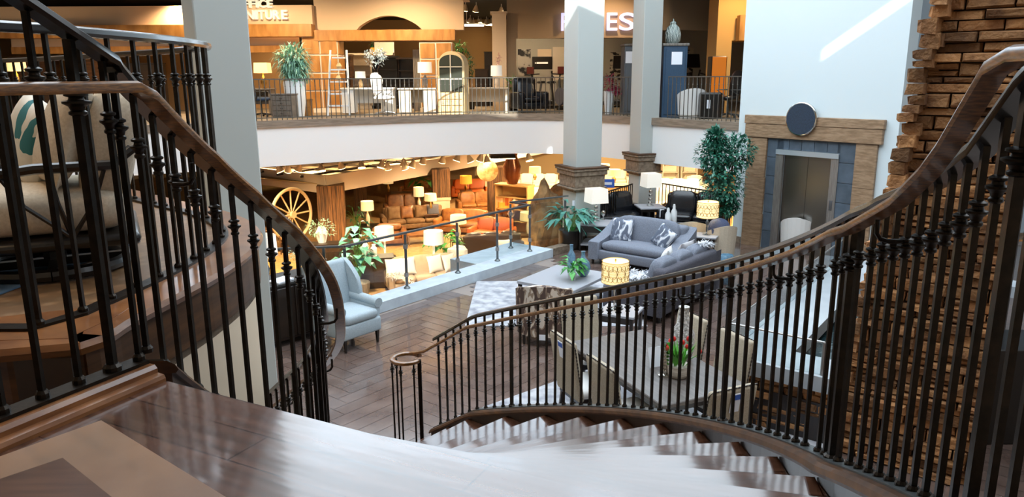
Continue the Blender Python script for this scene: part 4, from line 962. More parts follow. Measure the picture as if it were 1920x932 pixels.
# leather suite near the columns
lz = R(-14)
L1 = P(1160, 438); sofa('black leather loveseat with two cushions beside the stone-capped column', (L1.x-.1, L1.y+.25, 0), R(28), 1.75, .95, .88, M_blackl, None, 2, 'box', name='leather_sofa', armw=.22)
L2 = P(1283, 440); sofa('black leather recliner loveseat behind the ficus and white coffee table', (L2.x+.3, L2.y+.35, 0), R(-22), 1.65, .95, .92, M_blackl, None, 2, 'box', name='leather_sofa', armw=.2)
e1 = P(1117, 416, .58); table('white-drawer end table beside the leafy plant, under a square lamp', (e1.x, e1.y, 0), R(-18), .62, .7, .58, M_whitew, M_black, 'end_table', shelf=.12, apron=.14)
lamp('mirrored table lamp with square white shade beside the leafy plant', (e1.x, e1.y, .58), .72, M_mirror, M_shade, .20, .30, 'cut', True, rz=R(20))
vase('small round glass goblet next to the square lamp', P(1131, 412, .58), [(.04, 0), (.04, .01), (.01, .02), (.01, .07), (.05, .12), (.055, .16), (.03, .2)], M_mirror, 'glass_goblet', 'goblet')
e2 = P(1219, 386, .6); table('white end table in the corner between the two leather sofas', (e2.x, e2.y, 0), R(5), .62, .62, .6, M_whitew, M_black, 'end_table', shelf=.12)
lamp('mirrored table lamp with square white shade between the leather sofas', (e2.x, e2.y, .6), .78, M_mirror, M_shade, .20, .32, 'cut', True, rz=R(15))
b = B(); b.box(-.05, -.002, 0, .05, .002, .2); o = b.obj('price_card', M_paper); o.location = (e2.x+.22, e2.y-.32, .38); tag(o, 'price tag hanging from the corner end table', 'sign')
e3 = P(1262, 426, .45); table('long white coffee table with two dark-edged drawers and bottle vases', (e3.x, e3.y, 0), R(20), 1.05, .62, .45, M_whitew, M_black, 'coffee_table', shelf=.08, apron=.12)
for i, (px, py, h) in enumerate(((1252, 420, .36), (1263, 418, .42))):
    vase(('shorter' if i == 0 else 'taller') + ' white bottle vase on the white coffee table', P(px, py, .45), [(.05, 0), (.065, .03), (.065, h*.6), (.03, h*.78), (.035, h*.86), (.02, h)], M_white, 'bottle_vase')
# black pot plant and ficus
pp = P(1075, 468); arching('broad-leaved green plant in a black pot at the foot of the grey column', (pp.x-.05, pp.y+.12, 0), 70, .75, .42, .34, .12, M_leafb, [(.2, 0), (.26, .1), (.26, .42), (.22, .4)], M_black, 8, z0=.32)
fp = P(1352, 486); fp = Vector((fp.x+.1, fp.y+.55, 0))
plant('tall bushy ficus tree in a blue-grey pot before the elevator', fp, [(0, 0, 1.75, .45, .45, .55), (-.22, 0, 2.05, .35, .35, .35), (.25, .1, 2.1, .4, .4, .35), (0, 0, 1.35, .42, .42, .35), (-.2, 0, 2.35, .2, .2, .25), (.1, 0, 1.0, .25, .25, .2)], 620, .11, .062, mat('ficus_leaf', '#2f6f5a', .35, island=.5, spec=.7), [(.2, 0), (.26, .15), (.24, .42), (.2, .40)], mat('blue_grey_pot', '#5b7486', .4), 'ficus_tree', 'tree',
      stems=[([(-.05, 0, .3), (-.08, .03, .7), (.02, 0, 1.1), (0, 0, 1.8)], .025), ([(.06, 0, .3), (.07, -.03, .7), (-.02, 0, 1.1), (-.15, 0, 2.0)], .022), ([(0, .05, .3), (.05, .05, .8), (.12, 0, 1.3), (.2, 0, 2.0)], .02)], seed=4)
bvp = P(1362, 538); vase('large blue-grey ceramic floor vase at the far end of the charcoal sofa', (bvp.x+.05, bvp.y+.25, 0), [(.12, 0), (.17, .1), (.18, .35), (.12, .5), (.11, .52)], M_bluev, 'floor_vase')
# railings behind the leather suite
def floor_rail(a, c, label, h=1.0):
    r = thing('floor_railing', label, 'railing'); a, c = Vector(a), Vector(c); d = (c-a); n = int(d.length/.12); B().tube(a+Vector((0, 0, h)), c+Vector((0, 0, h)), .018).obj('top_rail', M_iron, r); B().tube(a+Vector((0, 0, .08)), c+Vector((0, 0, .08)), .014).obj('bottom_rail', M_iron, r)
    for i in range(n+1): p = a + d*i/n; B().tube(p, p+Vector((0, 0, h)), .012, .012, 6).obj('baluster', M_iron, r)
floor_rail((1.95, 16.6, 0), (3.0, 18.3, 0), 'dark iron floor railing between the two stone-capped columns'); floor_rail((3.7, 18.45, 0), (5.0, 16.4, 0), 'dark iron floor railing right of the second column, behind the black loveseat')
sg = B(); sg.box(-.16, -.01, 0, .16, .01, .2, .003); o = sg.obj('floor_sign', M_blueink); q = Q(1139, 352, 17.2); o.location = (q.x, q.y, q.z); tag(o, 'small blue sign on the railing above the leather loveseat', 'sign')
b = B(); b.box(-.1, -.014, .07, .1, -.011, .13); b.obj('sign_lettering', M_paper, o)
# ------------------------------------------------------------------ fountain and stone wall
ft = thing('fountain_basin', 'long pale marble ledge framing the fountain pool beside the stone wall', 'fountain')
fz = .72; A0 = P(1351, 664, fz); A1 = P(1558, 712, fz); A2 = P(1576, 482, fz); fl_ = (A2-A0).normalized(); fr_ = (A1-A0).normalized(); LN = (A2-A0).length
M_marb = mat('pale_marble', '#bcc2c6', .3, col2='#a4abb2', scale=2, detail=8)
b = B(); b.prism([A0[:2], A1[:2], (A1+fl_*.55)[:2], (A0+fl_*.55+fr_*.0)[:2]], fz-.16, fz); b.obj('front_ledge', M_marb, ft)
b = B(); b.prism([(A0+fl_*.552)[:2], (A0+fl_*.552+fr_*.62)[:2], (A2+fr_*.62)[:2], A2[:2]], fz-.16, fz); b.obj('side_ledge', M_marb, ft)
b = B(); b.prism([(A2-fl_*.4+fr_*.622)[:2], (A2+fr_*.622)[:2], (A2+fr_*2.4)[:2], (A2-fl_*.4+fr_*2.4)[:2]], fz-.16, fz); b.obj('back_ledge', M_marb, ft)
b = B(); b.prism([(A0+fr_*.05+fl_*.05)[:2], (A1+fl_*.05)[:2], (A1+fl_*LN)[:2], (A0+fl_*LN)[:2]], .0, .42); b.obj('plinth', M_dkw, ft)
b = B(); b.prism([(A0+fl_*.3+fr_*.3)[:2], (A1+fl_*.3+fr_*1.0)[:2], (A2+fr_*2.2)[:2], (A2+fr_*.3)[:2]], .42, .50); tag(b.obj('pool_water', M_water), 'rippling dark fountain water inside the marble ledge', 'water')
gl = thing('fountain_rail', 'low glass guard with steel rail along the edge of the fountain ledge', 'railing')
g0 = A0 + fr_*.06 + fl_*.06; g1 = A0 + fr_*.06 + fl_*(LN-.1); g2 = A1 - fr_*.10 + fl_*.06
for a, c in ((g0, g1), (g0, g2)):
    B().tube(a+Vector((0, 0, .34)), c+Vector((0, 0, .34)), .013).obj('top_rail', M_steel, gl)
    B().obox(a+Vector((0, 0, 0)), c, .008, fz+.0, fz+.32).obj('glass_panel', M_glass, gl)
for p in (g0, g2, g0.lerp(g1, .5), g1): B().tube(p, p+Vector((0, 0, .34)), .02, .02, 10).obj('post', M_steel, gl)
# stones
M_stone = mat('stacked_brown_stone', '#a8794c', .85, col2='#7d5534', scale=6, bump=1.0, bscale=26, island=.5)
M_stoned = mat('stone_mortar', '#2a1c12', .95)
def stones(b, p0, p1, z0, z1, batter=0.0, hmin=.06, hmax=.13, lmin=.14, lmax=.42, seed=1, side=0.0, dep=.14):
    rnd = random.Random(seed); p0 = Vector(p0); p1 = Vector(p1); d = p1-p0; L = d.length; d.normalize(); n = Vector((d.y, -d.x, 0)); z = z0
    while z < z1:
        h = rnd.uniform(hmin, hmax); x = side*(z-z0) - rnd.uniform(0, .04); 
        while x < L:
            l = rnd.uniform(lmin, lmax)*(1.2 if h < .09 else .8); l = min(l, L-x+.02)
            if l < .05: break
            o = rnd.uniform(-.02, .045) - batter*(z-z0); g = .008; hh = h
            if rnd.random() < .18 and h > .1: parts = ((z, h*.48), (z+h*.5, h*.5))
            else: parts = ((z, hh),)
            for (zz, hz_) in parts:
                oo = o + rnd.uniform(-.015, .015); v = []
                for (a, c, e) in ((0, 0, 0), (1, 0, 0), (1, 0, 1), (0, 0, 1), (0, 1, 0), (1, 1, 0), (1, 1, 1), (0, 1, 1)):
                    ii = .012 if c == 0 else 0
                    q = p0 + d*(x+g+ (l-2*g)*a + (ii if a == 0 else -ii) + rnd.uniform(-.02, .02)) + n*((oo+rnd.uniform(-.012, .012)) if c == 0 else oo-dep) ; q.z = zz + g*.6 + (hz_-g*1.2)*e + (ii*.8 if e == 0 else -ii*.8) + rnd.uniform(-.012, .012)*(1 if a else -1); v.append(b.m.verts.new(q))
                # ring between front and back for a chamfer
                w = []
                for (a, e) in ((0, 0), (1, 0), (1, 1), (0, 1)):
                    q = p0 + d*(x+g+(l-2*g)*a) + n*(oo-.025); q.z = zz + g*.6 + (hz_-g*1.2)*e; w.append(b.m.verts.new(q))
                b.m.faces.new(v[0:4]); b.m.faces.new((v[4], v[7], v[6], v[5]))
                for i in range(4):
                    j = (i+1) % 4; b.m.faces.new((v[i], v[j], w[j], w[i])); b.m.faces.new((w[i], w[j], v[4+j], v[4+i]))
            x += l
        z += h
b = B()
S0 = Vector((A1.x+.02, A1.y-.02, 0)); S1 = S0 + fr_*1.25
stones(b, S0, S1, 0, 6.2, .03, side=.125, seed=3, hmin=.05, hmax=.12, lmin=.12, lmax=.42)
# side face toward the pool
stones(b, S0+fl_*2.6+fr_*.3, S0+fl_*.02, .45, 6.2, .125, seed=4)
stones(b, A0+fr_*.10+fl_*.07, A1+fl_*.07, 0, .56, 0, .05, .09, .12, .3, seed=5); stones(b, A0+fl_*LN+fr_*.1, A0+fl_*.1+fr_*.1, 0, .56, 0, .05, .09, .12, .3, seed=6)
struct(b.obj('wall_stone', M_stone))
b = B(); zt = 6.2
lo = [S0+fr_*.06+fl_*.06, S1+fl_*.06, S1+fl_*2.6, S0+fl_*2.6+fr_*.4]; hi = [p + fr_*(.125*zt if i in (0, 3) else 0) + fl_*.19 + Vector((0, 0, zt)) for i, p in enumerate(lo)]; v = [b.m.verts.new(p) for p in lo+hi]
for q in ((0, 1, 2, 3), (4, 5, 6, 7), (0, 1, 5, 4), (1, 2, 6, 5), (2, 3, 7, 6), (3, 0, 4, 7)): b.m.faces.new([v[i] for i in q])
struct(b.obj('wall_stone_core', M_stoned))
# small things right of the stone wall
q = P(1855, 640, 1.0); vase('red canister standing on the dark display cabinet beyond the stone wall', (q.x, q.y, 1.0), [(.05, 0), (.05, .2), (.03, .24)], mat('red_tin', '#c02028', .4), 'canister', 'canister'); box_obj('display_cabinet', M_black, q.x-.3, q.y-.25, 0, q.x+1.5, q.y+.35, 1.0, 'dark display cabinet beyond the stone wall, seen through the railing', 'cabinet')
# ------------------------------------------------------------------ platform chairs (left)
def swivel(label, loc, rz, seed=0):
    t = thing('swivel_chair', label, 'armchair', loc, rz)
    b = B(); b.cush((0, -.02, .30), (.70, .70, .20), .22); b.obj('seat_cushion', M_creamf, t, True)
    Mb = Matrix.Translation((0, .28, .56)) @ Matrix.Rotation(R(-14), 4, 'X'); b = B(); b.cush((0, 0, 0), (.66, .22, .54), .35, Mb); b.obj('backrest', M_creamf, t, True)
    b = B(); rb(b, -.36, -.36, .14, .36, .36, .20, .03); b.obj('frame', M_black, t, True)
    for s in (-1, 1):
        b = B(); b.path([(s*.36, -.30, .19), (s*.40, -.34, .33), (s*.41, -.25, .47), (s*.41, 0, .50), (s*.40, .28, .50), (s*.36, .36, .56)], .022, 8); b.obj('arm', M_black, t, True)
        b = B(); 
        for a in (60, 100, 140): b.path([(s*.37, .1, .2), (s*.40, .1+.2*math.cos(R(a)), .35), (s*.40, .1+.3*math.cos(R(a)), .49)], .010, 6)
        b.obj('scroll', M_black, t, True)
    B().tube((0, 0, .05), (0, 0, .15), .05).obj('pedestal', M_black, t); B().path([(math.cos(2*PI*i/28)*.3, math.sin(2*PI*i/28)*.3, .03) for i in range(29)], .028, 8).obj('ring_base', M_black, t, True)
    b = B(); b.box(-.3, -.02, .015, .3, .02, .05).box(-.02, -.3, .015, .02, .3, .05); b.obj('cross_bar', M_black, t)
    return t
M_pil = ikat('teal_yellow_pillow', '#2f7076', '#d8d4c8', '#ddd8cc', 4)
sw1 = (-2.12, 3.35, H); swivel('cream swivel patio chair with stacked pillows by the curved railing', sw1, R(-62))
pillow('cream tufted pillow standing on the near swivel chair', on(sw1, R(-62), .08, .10, .62), R(-50), -22, .48, M_creamf); pillow('white pillow with teal and yellow brush strokes on the near swivel chair', on(sw1, R(-62), -.18, -.04, .58), R(-40), -20, .40, M_pil, lean=15)
sw2 = (-3.15, 3.95, H); swivel('cream swivel patio chair further left with a patterned pillow', sw2, R(15))
pillow('white pillow with teal band on the far left swivel chair', on(sw2, R(15), -.18, -.02, .58), R(20), -18, .38, M_pil)
ptb = thing('round_table', 'glossy black round cast table at the left edge of the platform', 'table', (-2.62, 3.10, H)); B().lathe([(.27, .50), (.30, .505), (.31, .52), (.30, .535), (.26, .538)], n=36).obj('tabletop', M_black, ptb, True); B().lathe([(.04, .04), (.05, .1), (.035, .3), (.06, .5)], n=12).obj('pedestal', M_black, ptb, True)
for k in range(3): a = R(120*k+20); B().path([(0, 0, .14), (math.cos(a)*.12, math.sin(a)*.12, .12), (math.cos(a)*.22, math.sin(a)*.22, .02)], .02, 6).obj('foot', M_black, ptb)
B().path([(math.cos(R(a))*.28-.0, math.sin(R(a))*.28, .47) for a in range(0, 181, 15)], .01).obj('scroll_brace', M_black, ptb)
b = B(); b.prism([(-3.9, 2.75), (-2.1, 2.75), (-2.0, 3.9), (-3.6, 4.7)], H-.001, H+.006); tag(b.obj('area_rug', mat('blue_rug', '#3e5468', .95, col2='#56708a', scale=9)), 'blue patterned rug under the platform chairs', 'rug')
# warm room beyond the platform
plant('leafy green plant at the far left edge behind the platform railing', (-5.2, 6.0, H), [(0, 0, .9, .35, .35, .4)], 120, .22, .13, M_leafg, [(.12, 0), (.16, .3), (.15, .32)], M_black, seed=9)
# ------------------------------------------------------------------ upper storefronts
def qb(px0, py0, px1, py1, D, th, b=None, bev=0):
    a = Q(px0, py1, D); c = Q(px1, py0, D); b = b or B(); b.box(a.x, D, a.z, c.x, D+th, c.z, bev); return b
def qx(px, D): return Q(px, 150, D).x
def qz(py, D, px=960): return Q(px, py, D).z
M_honey = mat('honey_wood_panel', '#c08a48', .45, col2='#a06c30', scale=3, stretch=(2, 2, .5))
M_hdr = mat('storefront_beige', '#d8bea0', .8)
def archwall(x0, x1, z0, z1, y, th, ax0, ax1, ah, m, name):
    """wall panel with a segmental arch cut from its lower edge"""
    b = B(); n = 16; xs = [lerp(ax0, ax1, i/n) for i in range(n+1)]; zs = [z0 + ah*math.sin(PI*(i/n))**.75 for i in range(n+1)]
    b.box(x0, y, z0, ax0, y+th, z1); b.box(ax1, y, z0, x1, y+th, z1)
    for i in range(n):
        v = [b.m.verts.new(p) for p in ((xs[i], y, zs[i]), (xs[i+1], y, zs[i+1]), (xs[i+1], y, z1), (xs[i], y, z1), (xs[i], y+th, zs[i]), (xs[i+1], y+th, zs[i+1]), (xs[i+1], y+th, z1), (xs[i], y+th, z1))]
        for q in ((0, 1, 2, 3), (5, 4, 7, 6), (0, 4, 5, 1), (3, 2, 6, 7)): b.m.faces.new([v[j] for j in q])
    return struct(b.obj(name, m))
DF = 23.0
xa, xb, xc = qx(380, DF), qx(597, DF), qx(856, DF)
def fz_(py, px=700): return Q(px, py, DF).z
ztop = 5.05
# header: frontal left section and right section that turns back slightly
archwall(xb, xc+.25, fz_(57), fz_(-3), DF, .35, qx(672, DF), qx(795, DF), .42, M_hdr, 'wall_storefront')
b = B(); b.box(-15, DF-.25, fz_(46), xb, DF, 5.7); struct(b.obj('wall_storefront_left', M_hdr))
b = B(); b.box(xc+.2, DF-.12, fz_(2), xc+.42, DF+.5, fz_(-6)); struct(b.obj('trim_10', M_hdr))
bm1 = B(); bm1.box(-15, DF-.45, fz_(69), xb, DF-.0, fz_(46)); struct(bm1.obj('trim_11', M_honey)); b = B(); b.box(xb, DF-.30, fz_(77), xc, DF+.2, fz_(57)); struct(b.obj('trim_12', M_honey))
b = B(); b.box(-15, DF+.05, fz_(97), qx(563, DF), DF+.15, fz_(84)); struct(b.obj('trim_13', M_honey)); b = B(); b.box(-15, DF+.1, fz_(84), qx(563, DF), DF+.2, fz_(69)); struct(b.obj('wall_storefront_inner', M_hdr))
def tilecol(px0, px1, label, py0=69):
    c = thing('panelled_column', label, 'column', (qx((px0+px1)/2, DF), DF-.05, UF)); w = (qx(px1, DF)-qx(px0, DF))/2; h = fz_(py0)-UF
    B().box(-w, -.2, 0, w, w*1.2, h).obj('core', mat('pale_joint', '#e6dccb', .7), c); b = B(); nz = 4
    for i in range(nz):
        for j in range(2): b.box(-w+j*w+.025, -.23, .12+(h-.12)*i/nz+.025, -w+(j+1)*w-.025, -.19, .12+(h-.12)*(i+1)/nz-.025)
    for i in range(nz):
        b.box(w-.01, -.17, .12+(h-.12)*i/nz+.025, w+.03, w, .12+(h-.12)*(i+1)/nz-.025)
    b.obj('wood_panels', M_honey, c); B().box(-w-.02, -.25, 0, w+.04, w, .12).obj('plinth', mat('pale_joint', '#e6dccb'), c)
tilecol(575, 640, 'honey wood panelled column behind the white ladder shelf'); tilecol(790, 850, 'honey wood panelled column beside the arched cabinet', 81); tilecol(398, 440, 'honey wood panelled column half hidden by the plain grey column')
# sign letters
def letters(word, label, px0, px1, py0, py1, D, m, extr=.05, cat_='sign', name='shop_sign', pxs=None):
    t = thing(name, label, cat_, (qx(px0, D), D, 0)); a = Q(px0, py1, D); c = Q(px1, py0, D); hh = c.z-a.z; n = len(word); 
    for i, ch in enumerate(word):
        cu = bpy.data.curves.new('letter', 'FONT'); cu.body = ch; cu.size = 1; cu.extrude = .06; cu.offset = .004 if word == 'FITNESS' else .022; o = bpy.data.objects.new('tmp', cu); COL.objects.link(o); bpy.context.view_layer.update()
        me = bpy.data.meshes.new_from_object(o.evaluated_get(bpy.context.evaluated_depsgraph_get())); bpy.data.objects.remove(o)
        xs = [v.co.x for v in me.vertices]; ys = [v.co.y for v in me.vertices]; w = max(xs)-min(xs); h = max(ys)-min(ys)
        l0, l1 = pxs[i] if pxs else (px0+(px1-px0)*(i+.06)/n, px0+(px1-px0)*(i+.90)/n)
        X0, X1 = qx(l0, D), qx(l1, D)
        for v in me.vertices: v.co = Vector(((v.co.x-min(xs))/w*(X1-X0), (v.co.y-min(ys))/h*hh, v.co.z))
        me.materials.append(m); lo = bpy.data.objects.new('letter', me); COL.objects.link(lo); lo.parent = t; lo.location = (X0-qx(px0, D), -.06, a.z); lo.rotation_euler = (R(90), 0, 0)
    return t
M_sgn = mat('cream_letter_glow', '#f0e4cf', .6, emit='#fff0d8', es=.5)  # faint glow put into the letter colour to lift its brightness
letters('OFFICE', 'cream raised letters OFFICE, upper line on the beige storefront', 444, 523, 0, 15, DF-.3, M_sgn, pxs=[(447, 465), (467, 478), (480, 491), (493, 497), (498, 511), (513, 523)])
letters('FURNITURE', 'cream raised letters FURNITURE, lower line on the beige storefront', 428, 549, 19, 37, DF-.3, M_sgn, pxs=[(432, 443), (445, 457), (459, 471), (473, 488), (490, 494), (496, 507), (509, 521), (523, 535), (538, 549)])
# fitness storefront (behind the columns)
DG = 23.5
M_fit = mat('fitness_front_tan', '#b79a78', .8); M_fin = mat('fitness_grey_wall', '#a9a69e', .85)
def gz(py, px=1100): return Q(px, py, DG).z
b = B(); b.box(qx(951, DG), DG, gz(71), qx(1222, DG), DG+.3, 6.05); b.box(qx(951, DG), DG, UF, qx(968, DG), DG+.3, gz(71)); struct(b.obj('wall_fitness_front', M_fit))
b = B(); b.box(qx(924, DG), DG-.3, UF, qx(950, DG), DG+.3, gz(22)); b.box(qx(921, DG), DG-.34, gz(26), qx(952, DG), DG+.34, gz(22)); struct(b.obj('wall_pilaster', M_hdr))
letters('FITNESS', 'white lit letters FITNESS, partly hidden behind the two tall columns', 1051, 1212, 24, 58, DG-.05, mat('lit_sign_letter', '#e8e6ff', .5, emit='#cfd0ff', es=.9), pxs=[(1051, 1068), (1073, 1077), (1082, 1101), (1106, 1129), (1135, 1154), (1158, 1185), (1189, 1212)])
b = B(); b.box(qx(1222, DG), DG-.2, gz(58), qx(1342, DG), DG+.3, 6.05); struct(b.obj('wall_fitness_soffit', mat('grey_brown_soffit', '#8e8274', .8)))
b = B(); b.box(qx(1340, 21), 21, UF, qx(1368, 21), 22, 6); b.box(qx(1368, 21), 21, Q(1380, 76, 21).z, 12, 22, 6); struct(b.obj('wall_fitness_right', mat('warm_tan_wall', '#d9a860', .8)))
b = B(); b.box(qx(1381, 20.6), 20.6, Q(1390, 76, 20.6).z, 10, 20.9, Q(1390, 28, 20.6).z); struct(b.obj('trim_14', M_honey))
b = B(); b.box(qx(951, 29), 29.5, UF, 14, 29.8, 6.05); struct(b.obj('wall_fitness_back', M_fin))
b = B(); b.box(-24, 33.5, UF, qx(951, 29), 33.8, 6.05); struct(b.obj('wall_office_back', mat('office_back_tan', '#b89468', .85)))
b = B(); b.box(-15, DF+3.2, UF, qx(640, DF+3), DF+3.4, 4.6); struct(b.obj('wall_office_mid', mat('office_mid_tan', '#a88458', .85)))
# ------------------------------------------------------------------ upper furniture
def at_up(px, D): return (qx(px, D), D, UF)
# y of the balcony front by column of the picture
plant('bushy pale green bamboo palm in a white pot near the OFFICE sign', at_up(552, 20.3), [(0, 0, 1.5, .42, .35, .35), (.05, 0, 1.2, .36, .3, .3)], 700, .22, .04, M_leafp, [(.2, 0), (.27, .45), (.30, .9), (.27, .95)], M_white, 'palm_plant', seed=2, droop=.8)
ld = thing('ladder_shelf', 'white leaning ladder shelf in front of the honey wood column', 'shelf', at_up(633, 20.6)); 
for s in (-1, 1): b = B(); b.path([(s*.30, -.1, 0), (s*.22, .3, 1.75)], .03, 4); b.obj('side_rail', M_white, ld)
for i in range(5): z = .25+i*.32; b = B(); hw = .30-.045*i*.8; b.box(-hw, -.08+i*.06, z, hw, .18+i*.05, z+.04); b.obj('shelf', M_white, ld)
for i, (x, z) in enumerate(((0, .93), (.02, 1.25))): vase('small brown jar on the %s shelf of the white ladder' % ('middle' if i == 0 else 'upper'), (qx(633, 20.6)+x, 20.6+.1+i*.06, UF+.25+.32*(2+i)+.04), [(.05, 0), (.08, .07), (.04, .15), (.045, .17)], M_tan, 'jar', 'jar')
def drawers(label, loc, rz, w, h, d, m, rows=3, cols=1, name='cabinet', kn=M_black):
    t = thing(name, label, 'cabinet', loc, rz); B().box(-w/2, -d/2, 0, w/2, d/2, h-.03, .005).obj('carcass', m, t); B().box(-w/2-.02, -d/2-.02, h-.03, w/2+.02, d/2, h).obj('top', m, t)
    for r in range(rows):
        for c in range(cols):
            x0 = -w/2+.02+(w-.04)*c/cols; x1 = -w/2+.02+(w-.04)*(c+1)/cols; z0 = .05+(h-.1)*r/rows; z1 = .05+(h-.1)*(r+1)/rows; o = B().box(x0+.01, -d/2-.015, z0+.01, x1-.01, -d/2, z1-.01, .004).obj('drawer', m, t); B().box((x0+x1)/2-.03, -d/2-.03, (z0+z1)/2-.01, (x0+x1)/2+.03, -d/2-.015, (z0+z1)/2+.01).obj('handle', kn, o)
    return t
drawers('grey wood cabinet below the bamboo palm on the balcony', at_up(531, 19.9), R(-8), .55, .62, .4, M_greyw, 4, 1)
drawers('warm brown chest right of the grey cabinet on the balcony', at_up(560, 20.9), 0, .6, .45, .4, M_honey, 2, 1, 'chest')
def desk(label, loc, rz, w, d, m, h=.76, sides=True):
    t = thing('desk', label, 'desk', loc, rz); B().box(-w/2, -d/2, h-.04, w/2, d/2, h, .004).obj('desktop', m, t)
    for s in (-1, 1): B().box(s*(w/2-.2)-.17, -d/2+.04, .04, s*(w/2-.2)+.17, d/2-.04, h-.04, .004).obj('drawer_pedestal', m, t) if sides else B().box(s*(w/2-.05)-.03, -d/2+.04, 0, s*(w/2-.05)+.03, d/2-.04, h-.04).obj('leg', m, t)
    B().box(-w/2+.1, d/2-.08, .3, w/2-.1, d/2-.05, h-.04).obj('modesty_panel', m, t); return t
desk('white writing desk under the flowering branch vase on the balcony', at_up(690, 21.6), 0, 1.5, .6, M_white, .74)
desk('pale cream desk right of the white office chair on the balcony', at_up(782, 21.8), R(4), 1.1, .6, M_creamf, .72)
desk('long cream desk left of the fitness shop on the balcony', at_up(908, 22.2), R(-2), 1.4, .6, M_cream, .72, False)
desk('dark framed desk at the far left end of the balcony', at_up(478, 21.4), 0, 1.0, .6, M_greyw, .74, False)
def office_chair(label, loc, rz, m, mf=M_steel):
    t = thing('office_chair', label, 'chair', loc, rz)
    for k in range(5): a = 2*PI*k/5; B().path([(0, 0, .1), (math.cos(a)*.28, math.sin(a)*.28, .06)], .018, 6).lathe([(.01, 0), (.03, .01), (.03, .05), (.01, .06)], (math.cos(a)*.28, math.sin(a)*.28, 0), 8).obj('caster_leg', mf, t)
    B().tube((0, 0, .08), (0, 0, .42), .025).obj('gas_lift', mf, t); b = B(); b.cush((0, 0, .47), (.5, .48, .12), .4); b.obj('seat', m, t, True)
    Mb = Matrix.Translation((0, .22, .82)) @ Matrix.Rotation(R(-10), 4, 'X'); b = B(); b.cush((0, 0, 0), (.48, .12, .66), .45, Mb); b.obj('backrest', m, t, True)
    for s in (-1, 1): B().path([(s*.24, .1, .46), (s*.30, .05, .55), (s*.29, -.15, .67), (s*.29, .15, .67)], .02, 6).obj('armrest', mf, t)
    return t
office_chair('white high-backed office chair turned sideways at the white desk', at_up(719, 20.9), R(70), M_whitef); office_chair('dark blue office chair at the far left of the balcony', at_up(486, 20.3), R(100), mat('navy_fabric', '#22364e', .8), M_black)
office_chair('black gaming chair beside the elevator wall on the balcony', at_up(1368, 18.6), R(-70), M_black, M_steeld)
t = vase('round white bottle vase with a pierced centre on the white desk', (qx(706, 21.5), 21.5, UF+.74), [(.06, 0), (.16, .10), (.18, .2), (.13, .32), (.05, .38), (.06, .42)], M_white)
plant('white blossom branches in a vase above the white desk', (qx(706, 21.5), 21.5, UF+1.10), [(0, 0, .42, .30, .2, .2), (-.15, 0, .55, .15, .15, .12), (.18, 0, .55, .15, .15, .12)], 110, .09, .05, mat('white_blossom', '#cfdfe4', .7, island=.2), stems=[([(0, 0, 0), (-.1, 0, .3), (-.25, 0, .6)], .008), ([(0, 0, 0), (.1, 0, .3), (.25, 0, .6)], .008)], name='blossom_branches', seed=7)
lamp('white drum lamp on the cream desk near the arched cabinet', (qx(797, 21.8), 21.8, UF+.72), .72, M_greyw, M_shade, .20, .30); lamp('small white lamp left of the blossom branches', (qx(676, 21.6), 21.6, UF+.74), .45, M_tan, M_shade, .14, .2)
lamp('square warm lamp at the far left of the balcony behind the palm', (qx(494, 21.4), 21.4, UF+.74), .7, M_gold, M_shadew, .2, .28, square=True, light=12); lamp('white lamp beside pink flowers on the long cream desk', (qx(931, 22.2), 22.2, UF+.72), .62, M_cream, M_shade, .16, .3)
plant('pink flower spray behind the white lamp by the fitness pilaster', (qx(935, 22.3), 22.3, UF+1.3), [(0, 0, .2, .1, .1, .14)], 60, .07, .04, mat('pink_petal', '#d8a8a0', .6), name='pink_flowers', cat_='flowers', seed=8)
bookcase('cream bookcase left of the dark one inside the office shop', at_up(679, 25.5), 0, .75, 1.75, .35, M_creamf, 5); bookcase('dark bookcase in the middle of the office shop', at_up(725, 25.4), 0, .85, 1.65, .35, M_black, 4); bookcase('brown bookcase holding small frames in the office shop', at_up(768, 25.4), 0, .75, 1.6, .35, M_dkw, 4)
bookcase('mahogany glass-fronted bookcase next to the ladder shelf', at_up(651, 25.0), 0, .4, 1.7, .35, M_oakd, 5)
z_ = UF+1.6
b = B(); b.box(-.32, -.02, 0, .32, .02, .42, .01); o = b.obj('framed_art', mat('splatter_canvas', '#e8dfd0', .8, col2='#4a3a3a', scale=5, thr=(.62, .68))); o.location = (qx(724, 25.3), 25.2, UF+1.73); tag(o, 'pale splattered canvas standing on top of the dark bookcase', 'picture')
vase('yellow vase with a green plume on top of the cream bookcase', (qx(703, 25.3), 25.3, UF+1.73), [(.08, 0), (.13, .08), (.12, .2), (.08, .26)], mat('yellow_glaze', '#d8a030', .4)); plant('green plume of leaves rising from the yellow vase', (qx(703, 25.3), 25.3, UF+1.95), [(0, 0, .2, .12, .1, .18)], 50, .12, .05, M_leafd, seed=2)
box_obj('display_pedestal', M_greyw, qx(776, 23.6), 23.5, UF, qx(789, 23.6), 23.8, UF+1.85, 'tall narrow grey wooden pedestal left of the panelled column', 'pedestal')
